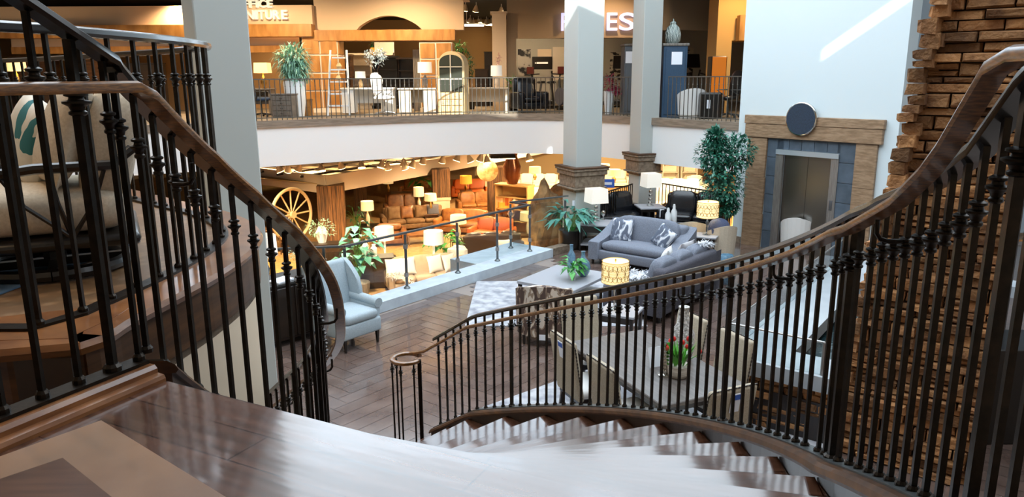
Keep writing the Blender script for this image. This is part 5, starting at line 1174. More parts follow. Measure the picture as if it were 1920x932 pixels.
# arched cabinet
ac = thing('arched_cabinet', 'tall round-topped pale wood cabinet with arched glass doors on the balcony', 'cabinet', at_up(850, 21.4), R(-14)); 
def archp(w, h, n=12): return [(-w/2, 0), (w/2, 0)] + [(math.cos(R(180*i/n))*w/2, h-w/2+math.sin(R(180*i/n))*w/2) for i in range(n+1)]
def xz_prism(poly, y0, y1):
    b = B(); f = [b.m.verts.new((p[0], y0, p[1])) for p in poly]; k = [b.m.verts.new((p[0], y1, p[1])) for p in poly]; n = len(poly); b.m.faces.new(f); b.m.faces.new(k[::-1])
    for i in range(n): b.m.faces.new((f[i], f[(i+1) % n], k[(i+1) % n], k[i]))
    return b
xz_prism(archp(.78, 1.72), -.2, .22).obj('carcass', mat('pale_oak', '#d9bc8c', .6), ac); 
o = xz_prism([(x, z*.62+.62) for x, z in archp(.66, 1.62)], -.225, -.21).obj('glass_door', mat('smoky_glass', '#3d4038', .1), ac)
b = B(); b.box(-.015, -.24, .62, .015, -.2, 1.62).box(-.33, -.24, .95, .33, -.2, .98).box(-.33, -.24, 1.28, .33, -.2, 1.31); b.obj('glazing_bar', M_creamf, o)
for i in range(3):
    for s in (-1, 1): B().box(s*.17-.15, -.225, .08+i*.17, s*.17+.15, -.2, .22+i*.17, .003).obj('drawer', mat('pale_oak', '#d9bc8c'), ac)
plant('bright fern hanging near the end of the honey wood beam', (qx(862, 24), 24, UF+1.55), [(0, 0, .35, .22, .2, .18)], 130, .16, .04, M_leafg, [(.1, 0), (.14, .22), (.12, .24)], M_dkw, 'fern', seed=3, droop=.7); plant('slender green tree behind the arched cabinet', at_up(880, 24.5), [(0, 0, 1.35, .18, .2, .4)], 130, .12, .05, M_leafd, [(.15, 0), (.2, .3), (.18, .3)], M_black, 'slender_tree', 'tree', stems=[([(0, 0, .3), (0, 0, 1.2)], .02)], seed=4)
drawers('tall dark longcase cabinet at the back of the office shop', at_up(918, 27.5), 0, .35, 1.9, .3, M_black, 4, 1, 'tall_cabinet'); drawers('dark cabinet left of the longcase cabinet in the office shop', at_up(903, 27), 0, .45, 1.3, .3, M_dkw, 3, 1)
# fitness area
def poster(label, px0, py0, px1, py1, D, m): b = qb(px0, py0, px1, py1, D, .03); o = b.obj('wall_poster', m); return tag(o, label, 'poster')
poster('black and white athlete poster at the left of the fitness shop', 971, 92, 995, 142, 29, mat('athlete_poster', '#1c1c1e', .7, col2='#b0aca6', scale=2.2, thr=(.5, .56)))
poster('poster of tumbled grey dumbbells between the two columns', 1143, 98, 1166, 150, 29, mat('dumbbell_poster', '#15130f', .7, col2='#b8b2a4', scale=4, thr=(.44, .5), stretch=(1, 1, 2))); poster('matching grey dumbbell poster right of the blue safe', 1286, 90, 1301, 142, 29, MC['dumbbell_poster'])
poster('cream wall banner above the exercise bikes', 1008, 92, 1034, 112, 29, M_cream); poster('large tan and green banner behind the exercise bikes', 1036, 88, 1062, 150, 29, mat('banner_tan', '#cfc4b4', .8)); 
def treadmill(label, px, D, rz, scr=True):
    t = thing('treadmill', label, 'exercise machine', at_up(px, D), rz); B().box(-.38, -.8, .08, .38, .9, .2, .02).obj('deck', M_black, t); B().box(-.3, -.75, .2, .3, .7, .21).obj('belt', M_dgreyf, t)
    for s in (-1, 1): B().path([(s*.36, .6, .15), (s*.36, .75, .9), (s*.34, .6, 1.2)], .035, 6).obj('upright', M_black, t); B().path([(s*.34, .6, 1.1), (s*.36, .0, 1.0)], .025, 6).obj('handrail', M_black, t)
    Mx = Matrix.Translation((0, .65, 1.32)) @ Matrix.Rotation(R(-12), 4, 'X'); 
    o = B().box(-.36, -.03, -.05, .36, .03, .40, .02, 2, Mx).obj('console', M_black, t)
    if scr: B().box(-.2, -.034, .14, .2, -.031, .20, 0, 1, Mx).obj('screen_lettering', M_paper, o); B().box(-.26, -.034, .15, -.22, -.031, .19, 0, 1, Mx).obj('screen_emblem', M_paper, o)
    return t
treadmill('treadmill with a large black screen left of the tall column', 1018, 26.5, 0); treadmill('dark treadmill console behind the blue safe', 1315, 24.5, R(20), False); treadmill('black treadmill between the columns behind magenta flowers', 1160, 26, R(-20), False)
def bike(label, px, D, rz):
    t = thing('exercise_bike', label, 'exercise machine', at_up(px, D), rz); B().box(-.25, -.55, .0, .25, -.45, .07).box(-.25, .45, 0, .25, .55, .07).box(-.05, -.5, .03, .05, .5, .12).obj('base_frame', M_black, t)
    B().lathe([(.26, -.04), (.28, -.02), (.28, .02), (.26, .04)], n=24, M=Matrix.Translation((0, -.25, .40)) @ Matrix.Rotation(R(90), 4, 'Y')).obj('flywheel', M_dgreyf, t); B().path([(0, -.3, .2), (0, -.2, .9), (0, -.25, 1.1)], .04, 6).obj('front_post', M_black, t); B().path([(0, .1, .1), (0, .25, .8)], .04, 6).obj('seat_post', M_black, t)
    b = B(); b.cush((0, .25, .84), (.24, .28, .09), .6); b.obj('saddle', M_black, t, True); B().path([(-.24, -.15, 1.1), (0, -.3, 1.08), (.24, -.15, 1.1)], .02, 6).obj('handlebar', M_black, t); B().box(-.14, -.34, 1.1, .14, -.3, 1.32, .01).obj('console', mat('red_plastic', '#6a241c', .4), t)
bike('black exercise bike with red console nearest the tall column', 1042, 23.2+.8, R(30)); bike('black exercise bike further left in the fitness shop', 1006, 24.6, R(-40))
mc_ = sofa('black massage recliner behind the balcony railing of the fitness shop', at_up(990, 22.3), R(20), .95, 1.0, 1.05, M_blackl, None, 1, 'box', name='massage_chair', cat_='armchair')
plant('deep green strappy plant at the left edge of the fitness shop', at_up(963, 22.9), [(0, 0, .7, .2, .2, .3)], 60, .3, .06, M_leafg, [(.12, 0), (.16, .3), (.14, .3)], M_black, seed=12)
vase('tall white vase between the two tall columns on the balcony', at_up(1142, 20.7), [(.09, 0), (.14, .5), (.15, .62), (.12, .62)], M_white, 'floor_vase'); plant('magenta orchid blooms spilling over the tall white vase', (qx(1142, 20.7), 20.7, UF+.62), [(0, 0, .2, .26, .2, .26), (.18, 0, .0, .15, .15, .1)], 170, .08, .06, mat('magenta_petal', '#9c2f4c', .5, island=.4), name='orchid_blooms', cat_='flowers', seed=5)
M_safe = mat('blue_safe_enamel', '#2e4a63', .45, col2='#253d54', scale=90)
def safe(label, px0, px1, D, h, m, rz=0):
    w = qx(px1, D)-qx(px0, D); t = thing('gun_safe', label, 'safe', ((qx(px0, D)+qx(px1, D))/2, D, UF), rz); B().box(-w/2, -.3, 0, w/2, .4, h-.06, .01).obj('body', m, t); B().box(-w/2-.03, -.33, h-.06, w/2+.03, .43, h, .01).obj('top', M_greyw, t); B().box(-w/2+.05, -.315, .08, w/2-.05, -.3, h-.12, .006).obj('door', m, t)
    B().box(-.10, -.32, h-.50, .16, -.316, h-.2).obj('notice', M_paper, t); return t
safe('tall blue gun safe carrying a woven urn on the balcony', 1238, 1282, 18.9, 1.78, M_safe); safe('grey gun safe just left of the right column', 1167, 1184, 20.6, 1.85, mat('grey_safe_enamel', '#5d6166', .5))
ur = vase('woven white lattice urn on top of the blue gun safe', (qx(1259, 18.9), 18.95, UF+1.78), [(.12, 0), (.18, .06), (.2, .22), (.15, .38), (.07, .46), (.08, .50), (.02, .54), (.005, .6)], mat('lattice_weave', '#c9d2cc', .7, col2='#5b6a66', kind='wave', scale=9, thr=(.3, .4)), 'woven_urn', 'urn')
barrel('white barrel chair behind the balcony railing right of the blue safe', at_up(1298, 18.6), R(180), M_whitef, .72); box_obj('ottoman', M_black, qx(1313, 18.2), 18.0, UF, qx(1352, 18.2), 18.6, UF+.62, 'square black ottoman with a hanging tag on the balcony', 'ottoman', .04)
b = B(); b.box(-.04, -.004, 0, .04, .004, .2); o = b.obj('price_tag', M_paper); o.location = (qx(1332, 17.9), 17.96, UF+.25); tag(o, 'white tag hanging on the black ottoman', 'sign')
am = thing('amber_cabinet', 'amber glass upright sauna cabinet beside the tan wall on the balcony', 'cabinet', at_up(1343, 19.8)); B().box(-.2, -.2, 0, .2, .2, 1.5, .02).obj('body', M_dkw, am); B().box(-.18, -.215, .5, .18, -.2, 1.48, .01).obj('glass_front', mat('amber_glass', '#c06a20', .2, emit='#ff8a20', es=.25), am)
# upper left background behind the platform railing
b = B(); b.box(-14, 16.9, 3.6, -8.6, 17.2, 6.0) if False else None
M_glow = mat('amber_lit_wall', '#e0a040', .8)
b = B(); b.box(-15, 25.4, UF, qx(380, 25), 25.6, 5.9); struct(b.obj('wall_left_shop', mat('shop_tan', '#b88c58', .85)))
for i, (px, lab) in enumerate(((70, 'tall brown wardrobe in the shop beyond the left railing'), (185, 'brown cabinet in the shop beyond the left railing, right of the wardrobe'), (270, 'wide dark cabinet in the shop beyond the left railing, nearest the column'))): drawers(lab, at_up(px, 23.6), 0, 1.2, 1.7-.1*i, .5, M_oakd if i < 2 else M_dkw, 2, 2, 'wardrobe')
lamp('yellow lamp glowing at the far left beyond the platform', (qx(33, 21.5), 21.5, UF+.8), .8, M_gold, M_shadew, .25, .35, light=25); desk('dark console desk at the far left beyond the platform', at_up(45, 21.6), 0, 1.6, .5, M_dkw, .8)
# ceiling track lights
def track_head(label, p, group, tilt=20, s=1.0, zd=.16):
    t = thing('track_light', label, 'lamp', p, random.uniform(0, 6), group); B().tube((0, 0, 0), (0, 0, -.08*s), .012*s).obj('stem', M_white, t); Mx = Matrix.Translation((0, 0, -.08*s)) @ Matrix.Rotation(R(tilt), 4, 'X')
    o = B().lathe([(.03*s, 0), (.05*s, -.05*s), (.085*s, -.15*s)], n=12, M=Mx).obj('lamp_head', M_cream, t, True); B().lathe([(.078*s, -.152*s), (.078*s, -.157*s)], n=12, M=Mx).obj('bulb', M_bulb, o); return t
ZC = 6.05
b = B(); b.box(-24, 19.2, ZC, 14, 48, ZC+.15); struct(b.obj('ceiling_shops', M_darkceil))
for (px, py) in ((868, 28), (882, 33), (897, 35), (912, 36), (921, 38), (868, 55), (888, 57), (902, 60), (940, 13), (858, 62), (893, 10), (873, 8), (915, 52)):
    d = ray(px, py); t_ = (ZC-.1-CAM.z)/d.z; p = CAM+d*t_
    if p.y > 33 or p.y < 19: p = Q(px, py, 32.5); p.z = ZC
    track_head('white track spotlight glowing under the dark ceiling right of the office storefront', (p.x, p.y, ZC), 'track spotlights under the dark upper ceiling', s=1.3)
for (px, py, l) in ((995, 4, 'long fluorescent ceiling light above the left edge of the fitness sign'), (875, 49, 'short fluorescent light strip beyond the office storefront')):
    p = Q(px, py, 27); p.z = min(p.z, 5.9); b = B(); b.box(-.6, -.06, 0, .6, .06, .05); t = thing('fluorescent_light', l, 'lamp', (p.x, p.y, p.z), R(10)); b.obj('tube_lamp', mat('lit_tube', '#ffffff', .5, emit='#f4f6ff', es=6), t); B().box(-.62, -.1, .05, .62, .1, .1).obj('fixture', M_white, t); B().tube((0, 0, .1), (0, 0, max(.12, 6.05-p.z)), .012).obj('suspension_rod', M_white, t)
# ------------------------------------------------------------------ lower showroom
def lo(px, py): return P(px, py, LF)
# soffit canopy: band + open grid on top
k1_ = P(612, 363, -.62); kl = P(440, 338, -.62); kr = P(1050, 282, -.62)
cn = thing('display_canopy', 'pale beige ceiling canopy with open grid top over the sunken showroom', 'canopy')
def band(a, c, zt, zb, th=.12): b = B(); b.obox(a, c, th, zb, zt); return b
a1 = k1_.copy(); d1 = (kr-k1_).normalized(); dl = (kl-k1_).normalized()
a2 = a1 + d1*24; a3 = a1 + dl*7; 
M_band = mat('canopy_beige', '#cdbba8', .7)
band(a1, a2, .05, -.62).obj('front_band', M_band, cn); band(a1, a3, .05, -.62).obj('side_band', M_band, cn)
nb = Vector((-d1.y, d1.x, 0)); 
for i in range(1, 12): p = a1 + d1*(i*1.9); band(p+nb*.1, p+nb*7, -.02, -.10, .07).obj('grid_bar', M_dkw, cn)
for i in range(1, 6): p = a1+nb*(i*1.3); band(p, p+d1*22, -.02, -.10, .07).obj('grid_bar', M_dkw, cn)
b = B(); b.prism([(a1)[:2], (a1+d1*22)[:2], (a1+d1*22+nb*8)[:2], (a1+nb*8)[:2]], -.30, -.26); b.obj('canopy_panel', mat('canopy_panel', '#a8906c', .8), cn)
lowers = ((520, 311), (541, 311), (562, 309), (601, 309), (637, 304), (677, 303), (717, 303), (725, 306), (757, 299), (755, 306), (776, 302), (795, 295), (831, 293), (860, 290), (878, 292), (903, 290), (912, 294), (990, 289))
for (px, py) in lowers:
    p = Q(px, py-3, 27.0 if px < 960 else 26); z = p.z+.1
    track_head('small spotlight glowing above the beige canopy under the balcony', (p.x, p.y, z), 'track spotlights above the lower canopy', s=1.7)
trk = thing('light_track', 'long dark spotlight track above the beige canopy', 'lamp track'); p0, p1 = Q(505, 306, 27.1), Q(960, 283, 27.1); B().tube(p0, p1, .03).obj('track_bar', M_black, trk)
fx = Q(942, 296, 25); t = thing('black_light_fixture', 'black rectangular light fixture with bright edge under the balcony', 'lamp', (fx.x, fx.y, fx.z), R(8)); B().box(-.42, -.25, 0, .42, .25, .12, .01).obj('housing', M_black, t); B().box(-.4, -.255, -.02, .4, .2, 0).obj('diffuser', M_bulb, t); B().tube((0, 0, .12), (0, 0, 1.62-fx.z), .015).obj('suspension_rod', M_black, t)
# wood-clad columns
def wcol(label, px, py, w, ztop=-.3, split=None):
    p = lo(px, py); t = thing('wood_column', label, 'column', (p.x, p.y+w/2, LF), R(10)); h = ztop-LF
    b = B(); n = 7; rnd = random.Random(px)
    for i in range(n):
        x = -w/2+w*i/n; z0 = split or .12; d_ = rnd.uniform(0, .03); b.box(x+.005, -w/2-d_, z0, x+w/n-.005, w/2+d_, h); b.box(w/2-.01, -w/2+w*i/n+.005, z0, w/2+d_+.02, -w/2+w*(i+1)/n-.005, h)
    b.obj('cladding', mat('barn_plank', '#7a5430', .75, col2='#3a2514', scale=3.5, stretch=(9, 9, .5), island=.4), t); b = B(); b.box(-w/2-.06, -w/2-.06, 0, w/2+.06, w/2+.06, .2); b.obj('plinth', M_stonecap, t)
    if split: B().box(-w/2, -w/2, .2, w/2, w/2, split-.12).obj('lower_shaft', M_cream, t); B().box(-w/2-.04, -w/2-.04, split-.12, w/2+.04, w/2+.04, split).obj('belt', M_hdr, t)
wcol('thick barn-wood column at the front corner of the canopy', 620, 462, .95); wcol('far barn-wood column left of the tall green plant', 675, 404, .55); wcol('barn-wood column with a cream lower half in the middle of the showroom', 826, 412, .75, -.35, 1.0); wcol('dark barn-wood column behind the tall bookcase', 930, 410, .7)
# sofas and furniture of the lower showroom
def ls(label, px, py, rz, w, m, seats=3, cat_='sofa', arm='box', h=.95, name='sofa', mc=None, d=1.0): p = lo(px, py); return sofa(label, (p.x, p.y+.4, LF), rz, w, d, h, m, mc, seats, arm, name=name, cat_=cat_)
s_ = ls('taupe suede sofa with rolled arms and many cushions in the sunken showroom', 775, 432, R(18), 2.8, M_taupe, 3, arm='roll')
for i, x in enumerate((-.85, -.3, .3, .8)): pillow(('far left ', 'second ', 'third ', 'far right ')[i]+'cushion on the taupe suede sofa', on((s_.location.x, s_.location.y, LF), R(18), x, -.02, .72), R(18), -15, .55, (M_taupe, M_brownl, M_taupe, M_dgreyf)[i])
ls('pair of joined brown leather recliners behind the taupe sofa', 757, 408, R(15), 1.9, M_brownl, 2, name='recliner_sofa', h=1.05); ls('caramel leather sofa with a fur throw at the back left of the showroom', 790, 372, R(-8), 2.4, M_tanl, 3); ls('caramel leather sofa with cream pillows right of the half-cream column', 905, 400, R(12), 2.5, M_tanl, 3)
ls('orange leather sofa far behind the half-cream column', 880, 372, R(6), 2.0, mat('orange_leather', '#b85a20', .4), 2); ls('caramel sectional sofa in the middle of the showroom', 866, 440, R(-14), 2.2, M_tanl, 2); ls('dark chocolate leather sofa near the glass railing', 918, 486, R(-165), 2.3, mat('chocolate_leather', '#3c2a20', .4), 3); ls('orange brown leather chaise behind the glass railing', 922, 458, R(-20), 1.7, mat('orange_leather', '#b85a20'), 2, name='chaise'); pass
s_ = ls('beige sofa with white pillows seen through the glass railing', 792, 545, R(20), 2.3, mat('beige_sofa_fabric', '#b09a80', .9), 3)
sp = s_.location
for i, (x, l) in enumerate(((-.9, 'leftmost white'), (-.5, 'second white'), (.35, 'third white'), (.8, 'rightmost white'))): pillow(l+' pillow on the beige sofa behind the glass', on((sp.x, sp.y, LF), R(20), x, -.08, .72), R(20+10*i), -18, .52, M_whitef)
fur('crumpled white blanket at the left end of the beige sofa behind the glass', [on(sp, R(20), -1.1, -.4, .55), on(sp, R(20), -.8, -.5, .5), on(sp, R(20), -.5, -.55, .3)], .2, 240, .2, M_whitef, 6)
ls('white armchair seen through the glass railing', 866, 516, R(160), .9, M_whitef, 1, 'armchair', name='armchair'); ls('slate sofa behind the glass with a white cushion', 950, 522, R(-165), 2.0, M_dgreyf, 2)
p = lo(946, 510); pillow('white pillow on the slate sofa behind the glass', (p.x, p.y+.4, LF+.75), R(10), -20, .5, M_whitef)
ls('cream armchair at the far right of the showroom', 1022, 392, R(-10), 1.2, M_creamf, 1, 'armchair', name='armchair'); ls('pale sofa in the back right corner of the showroom', 1010, 360, R(-5), 2.4, M_creamf, 3); ls('pale loveseat between the two stone-capped columns', 1150, 352, R(0), 1.9, M_creamf, 2)
ls('cream sofa seen through the floor railing behind the black loveseat', 1275, 372, R(-5), 2.6, M_whitef, 3); ls('yellow-lit loveseat behind the floor railing, left of the ficus', 1240, 398, R(20), 1.8, M_creamf, 2); ls('beige armchair far behind the ficus', 1310, 364, R(10), 1.1, M_creamf, 1, 'armchair', name='armchair')
ls('dark leather ottoman sofa left of the taupe sofa', 728, 462, R(10), 1.3, M_brownl, 1, 'ottoman', name='ottoman', h=.6)
def ltab(label, px, py, w, d, h, m, name='side_table'): p = lo(px, py); table(label, (p.x, p.y+.2, LF), R(12), w, d, h, m, m, name); return Vector((p.x, p.y+.2, LF+h))
q = ltab('dark round-edged end table under a lamp left of the taupe sofa', 690, 452, .9, .7, .6, M_black); lamp('white lamp on the dark end table left of the taupe sofa', q, .95, M_cream, M_shadew, .24, .36, light=14)
q = ltab('console table behind the brown recliners', 762, 385, 1.5, .6, .65, M_oakd, 'console_table'); lamp('small stained glass lamp on the left of the console behind the recliners', q+Vector((-.9, 0, 0)), .65, M_gold, M_shadew, .25, .22)
q = ltab('small table between the taupe sofa and the column', 786, 418, .6, .6, .6, M_oakd); lamp('tall white lamp in front of the tall green plant', q, .95, M_cream, M_shadew, .22, .40, light=14)
q = ltab('side table right of the tall green plant', 808, 428, .6, .6, .6, M_oakd); lamp('white drum lamp left of the half-cream column', q, .85, M_gold, M_shadew, .25, .30, light=12)
q = ltab('round ottoman table before the taupe sofa', 790, 458, 1.1, .8, .42, M_brownl, 'ottoman_table')
q = ltab('far side table with amber lamp', 874, 380, .6, .6, .6, M_oakd); lamp('amber drum lamp at the back of the showroom', q, .75, M_gold, M_shadea, .30, .40, light=10)
q = ltab('side table with cream lamp before the dark column', 920, 392, .6, .6, .6, M_oakd); lamp('cream lamp left of the dark barn-wood column', q, .85, M_cream, M_shadew, .26, .36, light=12)
q = ltab('side table right of the tall bookcase', 1001, 415, .6, .6, .6, M_oakd); lamp('white drum lamp right of the tall bookcase', q, .85, M_gold, M_shade, .26, .32, light=12)
q = ltab('coffee table before the caramel sofa by the half-cream column', 905, 418, 1.2, .6, .42, M_oakd, 'coffee_table')
q = ltab('dark table holding a lamp behind the glass railing, left', 722, 520, .7, .7, .6, M_black); lamp('white column lamp behind the glass railing, left of the beige sofa', q, 1.0, M_white, M_shade, .30, .40, 'column', light=8)
q = ltab('glass-topped table behind the glass railing with a lamp', 814, 530, .8, .8, .6, M_steeld); lamp('white column lamp behind the glass railing, right of the beige sofa', q, 1.0, M_white, M_shade, .30, .40, 'column', light=8)
q = ltab('table with yellow lamp just behind the glass railing at mid run', 860, 480, .6, .6, .6, M_oakd); lamp('warm drum lamp peeking over the rail in the middle of the glass railing', q, .85, M_cream, M_shadew, .28, .30, light=8)
q = ltab('table with amber lamp below the bookcase', 950, 438, .6, .6, .6, M_oakd); lamp('yellow drum lamp in front of the tall bookcase', q, .7, M_gold, M_shadea, .34, .30, light=10)
q = ltab('console near the right end of the glass railing', 990, 470, .7, .6, .6, M_oakd); lamp('pale lamp behind the right corner of the glass railing', q, .8, M_cream, M_shadew, .28, .30, light=8)
for (px, py, l) in ((1003, 325, 'twin-shade hanging lamp far right of the showroom'), (1132, 320, 'shaded lamp glimpsed between the two columns'), (1152, 330, 'second shaded lamp glimpsed between the columns, further right')):
    q = Q(px, py, 33); lamp(l, (q.x, q.y, q.z-.3), .6, M_gold, M_shadew, .26, .28, light=10, name='hanging_lamp') 
    
# tall plant, potted plants, cabinet by glass
p = lo(793, 400); arching('tall banana-leaf plant in the middle of the sunken showroom', (p.x, p.y, LF), 30, 2.0, .28, .6, .26, M_leafg, [(.25, 0), (.32, .4), (.3, .42)], M_black, 15, z0=.6)
p = lo(672, 560); arching('large fiddle leaf plant behind the corner of the glass railing', (p.x, p.y+.3, LF), 60, 1.9, .5, .36, .26, M_leafb, [(.25, 0), (.3, .4), (.28, .42)], M_greyw, 16, z0=.5)
p = lo(812, 545); arching('round-leaved green plant between the white column lamps', (p.x+.1, p.y+2.6, LF), 34, .9, .5, .3, .28, M_leafg, [(.2, 0), (.24, .3), (.2, .3)], M_cream, 17, z0=.5)
p = lo(668, 445); arching('palm beside the dark end table in the sunken showroom', (p.x, p.y, LF), 40, 1.1, .4, .4, .08, M_leafd, [(.2, 0), (.24, .3), (.2, .3)], M_black, 18, z0=.4)
p = lo(620, 520); plant('pale flower bouquet near the wooden wheel', (p.x-.2, p.y, LF+1.15), [(0, 0, .45, .45, .3, .3)], 200, .12, .06, M_leafp, [(.12, 0), (.2, .3), (.1, .5)], M_white, seed=19); drawers('dark sideboard behind the left glass panels', (p.x+.3, p.y, LF), R(10), 1.8, 1.15, .5, M_dkw, 2, 3, 'sideboard')
p = lo(700, 540); drawers('dark low cabinet with white bottles behind the glass railing', (p.x, p.y+.2, LF), R(10), 1.2, .95, .6, M_dkw, 2, 2, 'cabinet'); 
for i, (dx_, h) in enumerate(((-.2, .5), (.05, .38))): vase(('taller' if i == 0 else 'shorter')+' white ceramic bottle on the dark low cabinet behind the glass', (p.x+dx_, p.y+.1, LF+.95), [(.08, 0), (.1, .04), (.1, h*.7), (.05, h*.85), (.06, h)], M_white, 'bottle_vase')
# wagon wheel
wp = lo(552, 470); ww = thing('wagon_wheel', 'pale wooden wagon wheel standing beside the thick barn-wood column', 'wheel', (wp.x, wp.y, LF), R(60)); rr = .95; b = B(); b.path([(math.cos(2*PI*i/40)*rr, 0, 1.35+math.sin(2*PI*i/40)*rr) for i in range(41)], .06, 8); M_whl = mat('pale_wheel_wood', '#c8b088', .7); b.obj('rim', M_whl, ww, True)
for i in range(12): a = 2*PI*i/12; B().tube((0, 0, 1.35), (math.cos(a)*rr, 0, 1.35+math.sin(a)*rr), .03).obj('spoke', M_whl, ww)
B().tube((0, -.12, 1.35), (0, .12, 1.35), .13, .13, 16).obj('hub', M_whl, ww); B().box(-.5, -.2, 0, .5, .2, .36, .02).obj('stand', M_dkw, ww)
p = lo(492, 474); lamp('small lamp near the wagon wheel', (p.x, p.y, LF+1.0), .8, M_gold, M_shadew, .3, .35, light=14); ltab('low yellow-lit table near the wagon wheel', 490, 478, 1.4, .7, .9, M_oakd, 'console_table')
# bookcase with small objects
p = lo(965, 442); bc_ = bookcase('tall light wood open bookcase angled in the showroom', (p.x, p.y+.2, LF), R(-30), 1.5, 2.0, .55, mat('light_oak', '#b08a54', .6), 4)
for i, (x, z, s, m, l, cat__) in enumerate(((-.3, 1.26, .14, mat('orange_leather', '#b85a20'), 'orange box on the upper shelf of the oak bookcase', 'box'), (.1, 1.26, .17, M_cream, 'cream jar on the upper shelf of the oak bookcase', 'jar'), (-.1, .80, .16, M_cream, 'round cream ornament on the middle shelf of the oak bookcase', 'ornament'))):
    q = on((p.x, p.y+.2, LF), R(-30), x, -.1, z); 
    if i == 0: box_obj('box', m, q.x-s/2, q.y-s/2, q.z-.07, q.x+s/2, q.y+s/2, q.z+.25, l, cat__)
    else: vase(l, (q.x, q.y, q.z-.07), [(s*.5, 0), (s, s*.8), (s*.8, s*1.6), (s*.3, s*2)], m, cat__, cat__)
q = on((p.x, p.y+.2, LF), R(-30), -.1, 0, 2.06); vase('tall dark copper urn on top of the oak bookcase', q, [(.2, 0), (.32, .3), (.36, .7), (.2, 1.1), (.24, 1.25)], mat('copper_glaze', '#5c3018', .25, .6), 'urn', 'urn')
# hung art disc, rocks
q = Q(914, 320, 31); o = B().lathe([(.42, 0), (.45, .05), (.22, .12), (.02, .14)], n=28, M=Matrix.Rotation(R(90), 4, 'X')).obj('metal_disc', mat('pale_gold_relief', '#c8b080', .4, .4, col2='#8a6a3c', scale=4, bump=.8), None, True); o.location = q; tag(o, 'pale gold relief disc hanging at the back of the showroom', 'wall art')
def rock(label, px, py, z, s, seed, m):
    rnd = random.Random(seed); b = B(); bmesh.ops.create_icosphere(b.m, subdivisions=3, radius=1)
    from mathutils import noise
    for v in b.m.verts: v.co *= 1+.35*noise.noise(v.co*1.3+Vector((seed, 0, 0)))+.12*noise.noise(v.co*4); v.co = Vector((v.co.x*s[0], v.co.y*s[1], v.co.z*s[2]))
    o = b.obj('boulder', m, None, False); q = P(px, py, z); o.location = (q.x, q.y, z+s[2]*.5); tag(o, label, 'rock')
M_rock = mat('tan_boulder', '#9a7a50', .9, col2='#5c4428', scale=3, bump=.8)
rock('upright tan boulder behind the right corner of the glass railing', 1020, 455, -.9, (.45, .5, 1.1), 1, M_rock); rock('large tan boulder left of the grey column', 1052, 425, -.9, (.55, .5, 1.0), 2, M_rock); rock('dark green boulder between the glass posts near the column', 1040, 478, -1.3, (.5, .35, .7), 3, mat('mossy_boulder', '#3f4a34', .9, col2='#2a3324', scale=3, bump=.8))
b = B(); b.prism([(.4, 15.4), (1.6, 16.2), (3.0, 19), (-1.5, 19), (-1, 16.6)], LF, -.95); struct(b.obj('floor_rockery', M_stonecap))
# back walls for the lower showroom: bookcases in gold light
for i, px in enumerate((1255, 1290)): q = lo(px, 345); bookcase(('left' if i == 0 else 'right')+' cream lattice bookcase at the back behind the ficus', (q.x, q.y, LF), 0, .95, 3.6, .5, M_creamf, 6)
b = B(); q = lo(700, 345); b.box(q.x-9, q.y+2, LF, q.x+6, q.y+2.3, 1.4); struct(b.obj('wall_showroom_back', mat('showroom_back_brown', '#8a6c4c', .85)))
b = B(); b.box(-24, 24.5, 1.6, 14, 48, 1.75); struct(b.obj('ceiling_lower', M_darkceil))
# ------------------------------------------------------------------ light
def area(name, loc, rot, sx, sy, e, col, spread=None):
    l = bpy.data.lights.new(name, 'AREA'); l.shape = 'RECTANGLE'; l.size = sx; l.size_y = sy; l.energy = e; l.color = col; o = bpy.data.objects.new(name, l); COL.objects.link(o); o.location = loc; o.rotation_euler = rot; return o
def point(name, loc, e, col, r=.15): l = bpy.data.lights.new(name, 'POINT'); l.energy = e; l.color = col; l.shadow_soft_size = r; o = bpy.data.objects.new(name, l); COL.objects.link(o); o.location = loc; return o
def spot(name, loc, rot, e, col, ang=120, r=.1): l = bpy.data.lights.new(name, 'SPOT'); l.energy = e; l.color = col; l.spot_size = R(ang); l.spot_blend = .6; l.shadow_soft_size = r; o = bpy.data.objects.new(name, l); COL.objects.link(o); o.location = loc; o.rotation_euler = rot; return o
area('skylight_fill', (0, 10.8, ZR-.1), (0, 0, 0), 12, 14, 2300, (.76, .89, 1))  # added lamp below the roof; stands in for skylight glow and tread reflections
area('clerestory_fill', (-.5, 18.8, 7.55), (R(-90), 0, 0), 17, 2.4, 420, (.76, .89, 1))  # lamp added inside the clerestory glass to brighten reflections on the far treads
area('skylight_fill_south', (6.5, 5, ZR-.1), (0, 0, 0), 6, 10, 400, (.86, .93, 1))  # another added lamp below the roof, standing in for skylight
WARM = (1, .72, .40); WARM2 = (1, .72, .42)
for (x, y) in ((-7, 20), (-3, 19), (-9, 24), (-4, 24.5), (-1.5, 30), (-9, 31), (2, 27), (6, 25), (-5, 34), (1.5, 34), (8, 31)): spot('track_spot', (x, y, 1.2), (0, 0, 0), 2000, WARM, 150)
for (x, y) in ((4.5, 33), (8, 38), (1.0, 38), (-6, 38), (11, 30), (4, 23)): spot('back_fill', (x, y, 1.2), (R(20), 0, 0), 2600, (1, .78, .45), 160)  # unseen fill spots added to brighten the dark rear of the showroom
for (x, y, e) in ((-6.5, 24.4, 520), (-2.5, 24.6, 520), (-9.5, 22.5, 700), (-12, 20, 700), (-2, 29, 500)): spot('shop_fill', (x, y, 5.9), (0, 0, 0), e, WARM2, 150)  # unseen overhead spots added to brighten the upper shops
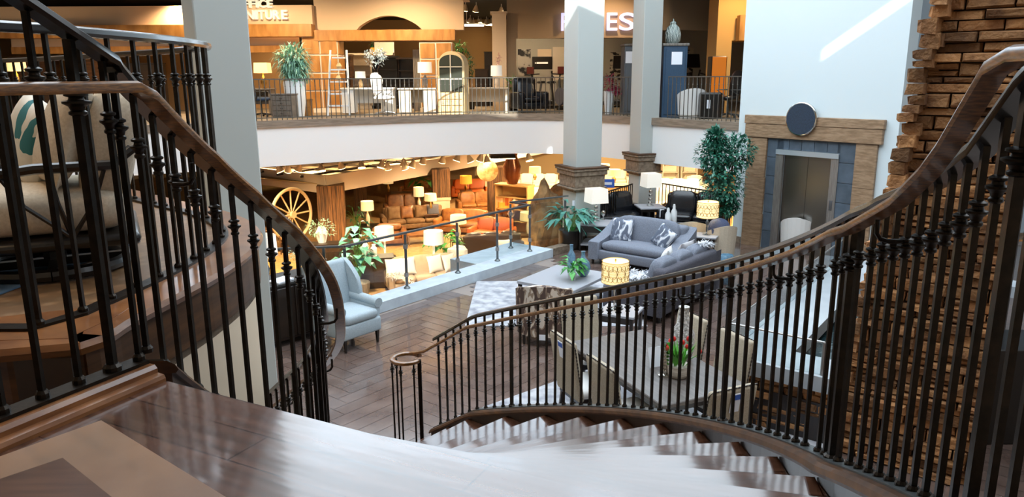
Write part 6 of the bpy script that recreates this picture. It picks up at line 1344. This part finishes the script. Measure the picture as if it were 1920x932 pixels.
for (x, y, e) in ((-6.5, 20.2, 520), (-3, 20.8, 520), (.5, 26, 350), (3.0, 22.3, 110), (6.2, 19.5, 220)): spot('front_fill', (x, y, 5.9), (R(25), 0, 0), e, WARM2, 150)  # unseen fill spots added in front to brighten the storefronts
for (x, y, e) in ((-3.4, 3.4, 110), (-5.5, 7.5, 200), (-2.2, .4, 70)): spot('platform_fill', (x, y, 6.2), (0, 0, 0), e, (1, .66, .34), 110)  # warm fill added above platform and landing, no fixture there
sun = bpy.data.lights.new('sun', 'SUN'); sun.energy = 14; sun.angle = R(.6); sun.color = (1, .97, .92); so = bpy.data.objects.new('sun', sun); COL.objects.link(so); so.rotation_euler = Vector((0, -.766, .643)).to_track_quat('Z', 'Y').to_euler()
w = bpy.data.worlds.new('world'); SC.world = w; w.use_nodes = True; bg = w.node_tree.nodes['Background']; bg.inputs[0].default_value = (.62, .78, 1, 1); bg.inputs[1].default_value = 2.5
vs = SC.view_settings; vs.view_transform = 'Standard'; vs.look = 'None'; vs.exposure = 0; vs.gamma = 1; vs.use_curve_mapping = False
GR = {'throw_pillow': 'throw pillows on the seats', 'table_lamp': 'table lamps standing around the showroom', 'barrel_chair': 'barrel chairs', 'dining_chair': 'linen dining chairs round the grey table', 'bookcase': 'bookcases standing in the shop', 'wood_column': 'barn-wood columns of the sunken showroom', 'panelled_column': 'honey wood panelled columns', 'wall_poster': 'posters on the fitness shop wall', 'bottle_vase': 'white bottle vases', 'treadmill': 'treadmills in the fitness shop', 'exercise_bike': 'exercise bikes in the fitness shop', 'gun_safe': 'gun safes on the balcony', 'wardrobe': 'wardrobes beyond the left railing', 'swivel_chair': 'swivel chairs on the platform', 'boulder': 'boulders of the rockery', 'balcony_railing': 'upper balcony railings', 'floor_railing': 'iron floor railings behind the leather sofas', 'leather_sofa': 'black leather loveseats', 'hanging_lamp': 'hanging lamps at the back', 'jar': 'jars on the ladder shelf'}
for o in list(bpy.data.objects):
    if o.parent is None and 'category' in o and 'group' not in o:
        k = o.name.split('.')[0]
        if k in GR: o['group'] = GR[k]
        elif k == 'sofa' and o.location.z < -1: o['group'] = 'sofas of the sunken showroom'
        elif k == 'side_table' and o.location.z < -1: o['group'] = 'side tables of the sunken showroom'
